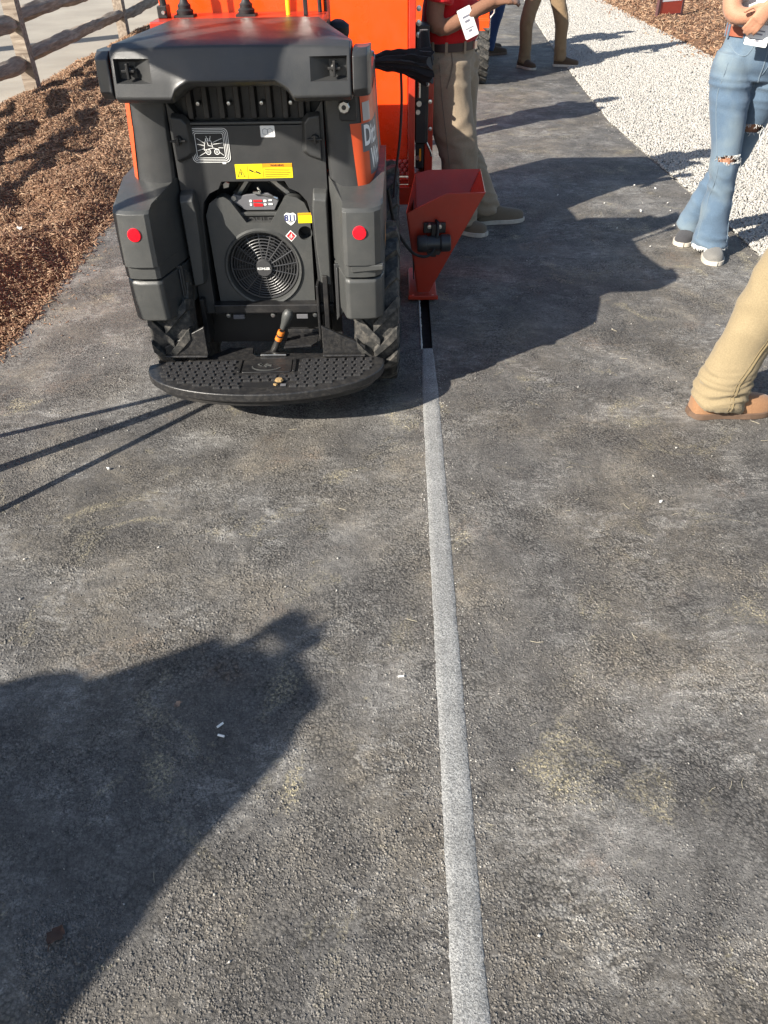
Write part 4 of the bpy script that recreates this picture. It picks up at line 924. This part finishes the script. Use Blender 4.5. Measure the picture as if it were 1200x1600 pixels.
# woman in ripped jeans
def denim_folds(p):
    z = p.z; v = 0
    wh = math.exp(-((z-.83)/.09)**2)*(p.y < 4.32)                      # whiskers across the hip
    v += .0045*wh*(1-2*abs(noise.noise((p.x*2.2, .5, z*24+2*p.x))))
    kn = math.exp(-((z-.47)/.05)**2)+.8*math.exp(-((z-.30)/.12)**2)
    v += .006*kn*(1-2*abs(noise.noise((p.x*6, p.y*6, z*15+p.x*9))))
    hem = max(0, 1-(z-.05)/.13); v += .010*hem*(1-2*abs(noise.noise((p.x*8+z*5, p.y*8, z*20))))
    return v*1.7+.004*noise.noise((p.x*9, p.y*9, z*7))
W_ = person('woman in ripped light blue flared jeans and grey slip-on shoes, arms folded', (-.18, -.98),
    dict(pelvis=(1.86, 4.30, .955), chest=(1.87, 4.31, 1.25), neck=(1.87, 4.32, 1.45), head=(1.87, 4.30, 1.60), hipR=(1.765, 4.30, .915), kneR=(1.812, 4.25, .515), ankR=(1.845, 4.26, .10), hipL=(1.955, 4.32, .915), kneL=(1.945, 4.40, .56), ankL=(1.805, 4.525, .11),
         shoR=(1.70, 4.30, 1.38), elbR=(1.66, 4.20, 1.16), wriR=(1.82, 4.10, 1.165), shoL=(2.04, 4.32, 1.38), elbL=(2.05, 4.18, 1.15), wriL=(1.77, 4.07, 1.20)),
    dict(trousers=DENIM_L, shirt=fabric('white_top', (.6, .6, .6), .9), belt=simple('tan_belt', (.30, .09, .05), .5)), SKINM, .008, female=True, foldfn=denim_folds, shirt_r=.86,
    hands={'R': ((1, -.1, -.1), (0, 1, -.2), .4, .9, -1), 'L': ((-.55, .0, -.85), (.2, 1, 0), .35, .92, 1)},
    leg={'R': [(.102, .100), (.068, .070), (.066, .070), (.082, .090)], 'L': [(.102, .100), (.068, .070), (.062, .062), (.066, .068)]},
    shoes={'R': ((1.89, 4.36, 0), (1.822, 4.085, 0), GREYC, SOLEW, dict(h=.085, w=.050)), 'L': ((1.86, 4.60, 0), (1.735, 4.385, 0), DARKC, SOLEW, dict(h=.085, w=.048))})
badge(W_, (1.765, 4.115, 1.075), (-.1, -1, .2), (.15, 0, 1), .105, .085)
def rip(tr, c, rad):
    me = tr.data; bm = bmesh.new(); bm.from_mesh(me); c = Vector(c); dl = []
    for fa in bm.faces:
        p = fa.calc_center_median()-c
        if p.y < .045 and (p.x/rad[0])**2+((p.z+.012*noise.noise((p.x*60, 1, 1)))/rad[1])**2 < 1: dl.append(fa)
    bmesh.ops.delete(bm, geom=dl, context='FACES'); edge = [v.co.copy() for v in bm.verts if v.is_boundary and (v.co-c).length < .2]
    bm.to_mesh(me); bm.free(); b = MB()
    for p in edge:
        if random.random() < .55: 
            l = random.uniform(.006, .02)*(1 if p.z > c.z else .6); b.tube([p, p+V3(random.uniform(-.006, .006), -.005, -l*.5), p+V3(random.uniform(-.008, .008), -.004, -l)], .0012, 4)
    e = max(edge, key=lambda p: p.x); b.tube([e+V3(0, -.004, .01), e+V3(.008, -.008, -.02), e+V3(.0, -.008, -.06), e+V3(.004, -.006, -.10)], .0022, 5); b.tube([e+V3(-.006, -.006, .01), e+V3(-.012, -.01, -.02), e+V3(-.004, -.008, -.045)], .002, 5)
    b.build('frayed_threads', FRAY, tr, kind='stuff')
FRAY = fabric('white_thread', (.62, .62, .60), .95)
wt = [o for o in W_.children if o.name.startswith('trousers')][0]
rip(wt, (1.812, 4.17, .522), (.075, .017)); rip(wt, (1.935, 4.32, .640), (.06, .022))
b = MB()
for ang in np.linspace(0, 2*PI, 420):
    if math.sin(ang) > .35: continue
    x, y = 1.845+.100*math.cos(ang), 4.26+.095*math.sin(ang); r_ = 1+.05*noise.noise((x*30, y*30, 1)); x = 1.845+.092*r_*math.cos(ang); y = 4.26+.084*r_*math.sin(ang); b.tube([(x, y, .066), (x+random.uniform(-.006, .008), y-.004, .050+random.uniform(-.008, .008))], .0013, 4)
b.build('frayed_hem', FRAY, wt, kind='stuff')

def khaki_folds(p):
    t = max(0, 1-(p.z-.05)/.20); v = noise.noise((p.x*4+p.z*3, p.y*6, p.z*38+3.0*noise.noise((p.x*6, p.y*6, p.z*4))))
    dg = noise.noise((p.x*7+9*p.z, p.y*7, p.z*4)); d2 = noise.noise((p.x*9-7*p.z, p.y*9, p.z*9+3))
    return .024*t*(.7-2.2*abs(v))+.012*(.8-2.2*abs(dg))*(.45+.6*t)+.006*d2
# man in khaki at the right edge: only one leg and boot in frame
K_ = person('person in khaki canvas trousers and tan leather boots at the right edge, leg leaning forward', (1, .02),
    dict(pelvis=(1.54, 2.50, .90), chest=(1.58, 2.47, 1.25), neck=(1.62, 2.46, 1.50), head=(1.66, 2.46, 1.66), hipL=(1.515, 2.58, .88), kneL=(1.400, 2.585, .53), ankL=(1.290, 2.575, .115), hipR=(1.54, 2.42, .88), kneR=(1.72, 2.40, .48), ankR=(1.74, 2.38, .10),
         shoL=(1.66, 2.64, 1.42), elbL=(1.62, 2.70, 1.12), wriL=(1.82, 2.62, 1.10), shoR=(1.66, 2.28, 1.42), elbR=(1.62, 2.22, 1.12), wriR=(1.82, 2.30, 1.10)),
    dict(trousers=KHAKI_Y, shirt=NAVY), SKINM, .0065, foldfn=khaki_folds, hem=.062, hands={'L': ((1, 0, 0), (0, -1, 0), .5, 1, 1), 'R': ((1, 0, 0), (0, 1, 0), .5, 1, -1)},
    leg=[(.108, .10), (.096, .088), (.090, .080), (.096, .076)],
    shoes={'L': ((1.20, 2.575, 0), (1.515, 2.585, 0), TANL, SOLED, dict(h=.105, w=.050)), 'R': ((1.66, 2.38, 0), (1.97, 2.36, 0), TANL, SOLED, dict(h=.105, w=.05))})

from mathutils.bvhtree import BVHTree
def seam(tr, P, r, mat, name='seam', n=26, y0=1.0):
    me = tr.data; t = BVHTree.FromPolygons([v.co for v in me.vertices], [tuple(p.vertices) for p in me.polygons]); C_ = cat([(p[0], 0, p[1]) for p in P], n//max(1, len(P)-1)); out = []
    for c in C_:
        h = t.ray_cast(Vector((c.x, y0, c.z)), Vector((0, 1, 0)))
        if h[0] is not None and (not out or (h[0]-out[-1]).length < .06): out.append(h[0]+h[1]*r*.25)
    if len(out) > 2: b = MB(); b.tube(out, r, 5); b.build(name, mat, tr)
SEAMJ = fabric('denim_seam', (.15, .20, .25), .9); SEAMK = fabric('khaki_seam', (.20, .155, .085), .9); SEAMG = fabric('taupe_seam', (.17, .135, .10), .9)
seam(wt, [(1.862, 1.04), (1.858, .96), (1.862, .88), (1.87, .84)], .0028, SEAMJ); seam(wt, [(1.885, 1.04), (1.886, .97), (1.868, .90)], .002, SEAMJ)
seam(wt, [(1.705, 1.02), (1.735, .985), (1.775, .985), (1.805, 1.045)], .0025, SEAMJ, 'pocket_seam'); seam(wt, [(1.70, .95), (1.69, .80), (1.735, .60), (1.765, .45), (1.765, .25), (1.755, .07)], .0022, SEAMJ)
seam(wt, [(1.86, .80), (1.865, .68), (1.872, .56), (1.88, .40), (1.90, .2), (1.91, .09)], .0022, SEAMJ)
kt = [o for o in K_.children if o.name.startswith('trousers')][0]
seam(kt, [(1.470, .62), (1.432, .46), (1.375, .30), (1.325, .17), (1.318, .06)], .0032, SEAMK); seam(kt, [(1.458, .62), (1.420, .46), (1.363, .30), (1.313, .17), (1.306, .06)], .0018, SEAMK)
mt = [o for o in M_RED.children if o.name.startswith('trousers')][0]
seam(mt, [(.395, .97), (.400, .90), (.375, .80)], .004, SEAMG, 'pocket_seam', y0=3.0); seam(mt, [(.33, .94), (.36, .70), (.40, .45), (.44, .12)], .0025, SEAMG, y0=3.0)
# man in brown trousers and man in blue jeans farther along the path
person('man in brown cotton trousers and brown lace shoes standing where path meets gravel', (.5, -.86),
    dict(pelvis=(1.92, 10.35, .90), chest=(1.92, 10.35, 1.25), neck=(1.92, 10.35, 1.50), head=(1.95, 10.30, 1.66), hipR=(1.83, 10.33, .88), kneR=(1.73, 10.25, .49), ankR=(1.745, 10.32, .10), hipL=(2.02, 10.38, .88), kneL=(2.13, 10.33, .49), ankL=(2.175, 10.38, .10),
         shoR=(1.74, 10.3, 1.42), elbR=(1.70, 10.2, 1.12), wriR=(1.80, 10.05, 1.2), shoL=(2.10, 10.4, 1.42), elbL=(2.16, 10.3, 1.12), wriL=(2.05, 10.1, 1.2)),
    dict(trousers=KHAKI_B, shirt=fabric('grey_shirt', (.2, .2, .22), .9)), SKINM, .014, fold=.008, leg=[(.098, .095), (.078, .075), (.070, .068), (.070, .066)], hands={'L': ((-.6, -.6, .3), (0, 0, -1), .5, 1, 1), 'R': ((.6, -.6, .3), (0, 0, -1), .5, 1, -1)},
    shoes={'R': ((1.70, 10.40, 0), (1.84, 10.14, 0), BROWNS, SOLEW, dict(h=.10, w=.05)), 'L': ((2.11, 10.40, 0), (2.385, 10.31, 0), BROWNS, SOLEW, dict(h=.10, w=.05))})
person('person in dark blue jeans and dark shoes partly behind the far orange machine', (.8, .6),
    dict(pelvis=(1.50, 11.4, .90), chest=(1.5, 11.4, 1.25), neck=(1.5, 11.4, 1.5), head=(1.53, 11.42, 1.66), hipL=(1.45, 11.48, .88), kneL=(1.47, 11.5, .49), ankL=(1.44, 11.62, .10), hipR=(1.56, 11.32, .88), kneR=(1.53, 11.28, .49), ankR=(1.44, 11.26, .10),
         shoL=(1.4, 11.55, 1.42), elbL=(1.4, 11.6, 1.12), wriL=(1.55, 11.7, 1.15), shoR=(1.62, 11.25, 1.42), elbR=(1.68, 11.2, 1.12), wriR=(1.85, 11.3, 1.15)),
    dict(trousers=DENIM_D, shirt=NAVY), SKINM, .014, fold=.006, hands={'L': ((1, .3, 0), (0, -1, 0), .5, 1, 1), 'R': ((1, .3, 0), (0, 1, 0), .5, 1, -1)},
    shoes={'L': ((1.40, 11.58, 0), (1.66, 11.74, 0), BROWNS, SOLED, dict(h=.10, w=.05)), 'R': ((1.40, 11.24, 0), (1.68, 11.36, 0), BROWNS, SOLED, dict(h=.10, w=.05))})
# unseen bystanders added left of the camera to throw the shadow at lower left
def bystander(label, a0, p0, H, cols, e=.26, er=.26, raised=False, wide=1.2, hood=False):
    f = Vector((.8, .6, 0)); s_ = Vector((.6, -.8, 0)); o = f*a0+s_*p0; k = H/1.75; P = lambda a, p, z: tuple(o+f*a+s_*p+Vector((0, 0, z*k)))
    J = dict(pelvis=P(0, 0, .92), chest=P(0, 0, 1.24), neck=P(0, 0, 1.50), head=P(.02, 0, 1.64), hipL=P(0, -.10, .9), kneL=P(.02, -.12, .5), ankL=P(-.02, -.14, .10), hipR=P(0, .10, .9), kneR=P(.02, .12, .5), ankR=P(-.02, .14, .1),
             shoL=P(0, -.19, 1.42), elbL=P(.03, -e, 1.20), wriL=P(.12, -.17, 1.06), shoR=P(0, .19, 1.42), elbR=P(.03, er, 1.18), wriR=P(.12, .17, 1.06))
    hd = {'L': ((.48, -.64, -.2), (-.5, -.3, -1), .3, 1, 1), 'R': ((.7, .2, -.3), (-.6, .8, 0), .3, 1, -1)}
    if raised:
        J.update(elbL=P(.24, -.12, 1.40), wriL=P(.30, -.07, 1.60), elbR=P(.22, .19, 1.60), wriR=P(.30, .03, 1.61))
        hd = {'L': ((0.1, .1, 1), (.6, -.8, 0), .3, 1, 1), 'R': ((0.1, .1, 1), (-.6, .8, 0), .3, 1, -1)}
    b_ = person(label, (.8, .6), J, cols, SKINM, .014, shirt_r=wide, gx=1.2, gy=1.15, hands=hd, sleeve=(1.0, .10) if raised else (.72, .066),
        shoes={'L': (P(-.08, -.14, 0), P(.2, -.15, 0), BROWNS, SOLED, {}), 'R': (P(-.08, .14, 0), P(.2, .15, 0), BROWNS, SOLED, {})})
    if raised:
        c = Vector(P(.32, -.02, 1.68)); M_ = Matrix.Translation(c) @ Matrix.Rotation(math.atan2(.6, .8), 4, 'Z'); b = MB(); b.box(-.004, .004, -.08, .08, -.038, .038, M_); ph = tag(b.build('phone', DARK, None, bevel=.003), 'unseen black phone added for its shadow, held up by the bystander nearest the camera', 'phone')
    if hood:  # hood shaped to fill out the outline of the cast shadow
        b = MB(); b.loft([[P(-.02+math.cos(2*PI*i/24)*d, math.sin(2*PI*i/24)*w, z+.012*noise.noise((i, z*9, 1))) for i in range(24)] for z, w, d in ((1.34, .27, .14), (1.42, .27, .14), (1.50, .22, .13), (1.58, .165, .13), (1.66, .130, .135), (1.73, .10, .12), (1.79, .05, .06))]); b.build('raised_hood', cols['shirt'], b_, smooth=60)
    return b_
bystander('unseen tall bystander added to cast a shadow, in navy shirt left of the camera holding a phone up with both hands', -2.62, -1.30, 1.90, dict(trousers=NAVY, shirt=NAVY), raised=True, e=.3, wide=1.5, hood=True)
bystander('unseen bystander added to cast a shadow, in pale grey top with its hood up, beside the one holding a phone', -2.32, -1.09, 1.70, dict(trousers=KHAKI_B, shirt=fabric('pale_grey_shirt', (.3, .3, .31), .9)), er=.33, wide=1.35, hood=True)
bystander('unseen bystander added to cast a shadow, in dark red hooded top at the outer end of the group left of camera', -2.46, -1.53, 1.55, dict(trousers=DENIM_D, shirt=fabric('dark_red_shirt', (.15, .02, .02), .9)), wide=1.3, hood=True)
bystander('person in navy shirt standing ahead of the tall orange housing, hidden behind it', 3.98, -5.36, 1.9, dict(trousers=CLOTHB, shirt=CLOTHB), False)  # unseen figure added for the dark band thrown across the far path
# ------------------------------------------------------------------ unseen things added outside the frame to throw its shadows
TP = tag(empty('shadow_tripod', (-1.74, 2.03, 0), SUN_AZ), 'unseen black tripod stand added to cast shadows, with a tall pole and small placard, left of the trenching machine', 'tripod')
b = MB(); b.tube([(0, 0, .12), (0, 0, 2.42)], .025, 10); b.build('pole', DARK, TP)
for a in (180, 60, 300):
    x, y = math.cos(R(a)), math.sin(R(a)); b = MB(); b.tube([(0, 0, 1.0), (x*.33, y*.33, .015)], .015, 8); lg = b.build('leg', DARK, TP)
    b = MB(); b.lathe([(0, 0), (.02, 0), (.02, .03), (.012, .04)], (x*.33, y*.33, .001), (0, 0, 1), 10); b.build('rubber_foot', RUBB, lg)
b = MB(); b.lathe([(.025, -.05), (.035, -.04), (.035, .04), (.022, .06)], (0, 0, 1.0), (0, 0, 1), 12); b.build('collar', DARK, TP)
b = MB(); b.box(-.012, .012, -.36, -.10, 1.975, 2.36); b.build('placard', WHITE, TP, bevel=.003)  # added board, sized and placed to shade the machine hood
b = MB(); b.box(-.01, .01, -.36, -.01, 2.28, 2.30); b.box(-.01, .01, -.36, -.01, 1.99, 2.01); b.build('placard_arm', DARK, TP)
LP = tag(empty('shadow_pole', (-9.2, 9.9, -.02)), 'unseen tall thick grey pole added to cast a shadow band, standing in the concrete lot left of the fence', 'light pole')  # added pole, thick enough to throw the wide band over the concrete
b = MB(); b.tube([(0, 0, 0), (0, 0, 6)], [.26, .22], 18); b.build('pole', GREYP, LP)
b = MB(); b.tube([(0, 0, 5.9), (.5, 0, 6.1), (1.1, 0, 6.15)], .04, 8); b.build('arm', GREYP, LP)
b = MB(); b.box(1.0, 1.6, -.12, .12, 6.10, 6.2); b.build('shadow_pole_head', GREYP, LP, bevel=.02)
b = MB(); b.lathe([(.4, 0), (.4, .25), (.37, .28), (0, .28)], (0, 0, 0), (0, 0, 1), 16); b.build('footing', GREYP, LP)

# ------------------------------------------------------------------ second orange machine farther ahead
M2 = tag(empty('orange_machine', (.62, 9.3, 0), R(-1.5)), 'second orange machine with black tyre farther up the path beyond the man in red', 'machine')
b = MB(); b.prism([(.0, .45), (.0, .60), (.02, .605), (.02, 1.15), (.15, 1.25), (1.5, 1.25), (1.5, .45)], -.56, .56, 'x'); b.build('body', ORA, M2, bevel=.012)
b = MB(); b.box(-.55, .555, -.012, .1, .445, .452); b.box(-.54, .54, .02, 1.4, .30, .44); b.build('frame', RED, M2, bevel=.004)
b = MB(); b.box(.562, .570, -.02, .02, .46, .62); b.tube([(.567, -.01, .62), (.60, -.02, .66), (.60, -.02, .72), (.57, -.01, .75)], .008, 8); b.build('latch_handle', STEEL, M2)
for x in (-.44, .44):
    for y in (.22, 1.25):
        w = empty('wheel', (x, y, .30)); w.parent = M2
        b = MB(); b.lathe([(.14, -.12), (.22, -.135), (.28, -.13), (.30, -.09), (.30, .09), (.28, .13), (.22, .135), (.14, .12)], (0, 0, 0), (1, 0, 0), 40)
        for k in range(22):
            a = 2*PI*k/22
            for h in (-1, 1):
                q = Matrix.Rotation(a+.14*(h > 0), 4, 'X') @ Matrix.Translation((h*.06, 0, -.302)) @ Matrix.Rotation(h*.5, 4, 'Z'); b.box(-.07, .07, -.02, .02, -.014, .014, q)
        b.build('tyre', RUB, w)
        b = MB(); b.lathe([(.14, -.11), (.13, -.03), (.04, -.02), (.04, .02), (.13, .03), (.14, .11)], (0, 0, 0), (1, 0, 0), 24); b.build('rim', DARK, w)
b = MB(); b.box(-.40, .40, .4, 1.2, 1.25, 1.32); b.tube([(-.3, .5, 1.3), (-.3, .45, 1.6), (.3, .45, 1.6), (.3, .5, 1.3)], .02, 8); b.build('control_tower', DARK, M2, bevel=.01)

# small red sign standing on the mulch
SG = tag(empty('small_sign', (4.66, 14.35, mulch_r(4.66, 14.35)-.01), R(28)), 'small red sign board with white lettering in a dark frame standing on the far mulch', 'sign')
b = MB(); b.prism([(-.23, .03), (.23, .03), (.23, .95), (-.23, .95)], -.012, .012); sb = b.build('sign_board', simple('sign_red', (.40, .055, .03), .5, var=.1), SG)
b = MB(); b.prism([(-.27, 0), (.27, 0), (.27, .99), (-.27, .99)], -.02, .03, holes=[[(-.228, .032), (.228, .032), (.228, .948), (-.228, .948)]]); b.build('sign_frame', simple('sign_frame', (.09, .04, .04), .5), SG)
b = MB(); b.prism([(-.205, .20), (.205, .20), (.205, .34), (-.205, .34)], -.0135, -.012); sp_ = b.build('sign_panel', WHITE, sb)
b = MB()
for i, w in enumerate((.05, .025, .05, .045, .05)):
    x = -.15+i*.075; b.box(x-w/2, x-w/2+.010, -.015, -.0136, .235, .305); b.box(x+w/2-.010, x+w/2, -.015, -.0136, .235, .305); b.box(x-w/2+.0105, x+w/2-.0105, -.015, -.0136, .262+.02*(i % 2), .276+.02*(i % 2))
b.build('sign_letters', GREYP, sb)

# ------------------------------------------------------------------ litter on the asphalt
def scrap(x, y, l, w, rz, mat, name, label, cat_):
    b = MB(); b.tube([(-l/2, 0, w/2), (l/2, 0, w/2)], w/2, 8); o = b.build(name, mat, None); o.location = (x, y, .0015); o.rotation_euler[2] = rz; tag(o, label, cat_)
scrap(-.416, 1.160, .018, .006, .75, WHITE, 'paper_scrap', 'upper of two white paper bits in the shadow, tilted up to the right', 'paper scrap')
scrap(-.409, 1.129, .017, .006, -.3, WHITE, 'paper_scrap', 'lower of two white paper bits in the shadow, tilted down to the right', 'paper scrap')
scrap(.036, 1.302, .016, .005, .1, WHITE, 'paper_scrap', 'single white paper bit lying in the sun left of the pale strip', 'paper scrap')
def leaf(x, y, s, rz, mat, label):
    b = MB(); n = 10; rows = []
    for i in range(n+1):
        t = i/n; w = s*.42*math.sin(PI*min(1, t*.96+.02))**.8*(1+.2*math.sin(t*19)); z = .004+.010*math.sin(t*5+1)*s*12
        rows.append([(-w, (t-.5)*s, z+.004), (0, (t-.5)*s, z), (w, (t-.5)*s, z+.006)])
    b.loft(rows, cap=False, closed=False); b.tube([(0, -.5*s, .006), (.004, -.75*s, .003)], .001, 5)
    o = b.build('dry_leaf', mat, None); o.location = (x, y, .002); o.rotation_euler[2] = rz; tag(o, label, 'leaf')
leaf(-.665, .670, .040, -.35, simple('dead_leaf', (.085, .045, .03), .8, var=.3, vscale=40), 'dark brown curled dry leaf lying in the shadow at lower left')
leaf(-.533, 1.222, .018, 2.2, simple('pale_leaf', (.28, .20, .15), .8, var=.3, vscale=60), 'tiny pale dry leaf bit lying in the shadow above the paper bits')

# stray fibres, straw and mulch bits lying on the asphalt
b = MB()
for _ in range(70):
    x, y = random.uniform(-1.5, 1.6), .4+4.2*random.random()**1.3; a = random.uniform(0, PI); l = random.uniform(.004, .018); k = random.uniform(-.3, .3)*l
    if abs(x-lx(y)) < .04: continue
    b.tube([(x-math.cos(a)*l, y-math.sin(a)*l, .003), (x-math.sin(a)*k, y+math.cos(a)*k, .004), (x+math.cos(a)*l, y+math.sin(a)*l, .003)], .0005+.0003*y/4, 4)
b.build('straw_fibres', simple('dry_straw', (.46, .41, .30), .85, var=.3, vscale=9), kind='stuff')
pts = [(edge_l(y)+abs(random.gauss(0, .09)), y, .004) for y in [2.2+8*random.random() for _ in range(700)]]
scatter('mulch_crumbs', CHIP, pts, np.array([.004+.006*random.random()**2 for _ in pts]), 'chip')
pts = [(random.gauss(1.65, .28), random.gauss(5.0, .5), .006) for _ in range(14)]+[(1.276, 2.694, .005), (-.99, 2.27, .006), (.93, 2.02, .004)]
scatter('white_pebbles', simple('white_pebble', (.6, .59, .56), .8), pts, np.array([.006+.004*random.random() for _ in pts]), 'stone')

b = MB(); b.loft([[(.014*math.cos(a), .010*math.sin(a), .004+.006*math.sin(a*2)) for a in np.linspace(0, 2*PI, 12, endpoint=False)], [(.015*math.cos(a), .012*math.sin(a), .012+.008*math.sin(a*3)) for a in np.linspace(0, 2*PI, 12, endpoint=False)]])
o = b.build('paper_scrap', WHITE, None, smooth=20); o.location = (-2.105, 4.581, mulch_h(-2.105, 4.581)+.006); tag(o, 'crumpled white paper bit lying on the brown mulch at the left', 'paper scrap')
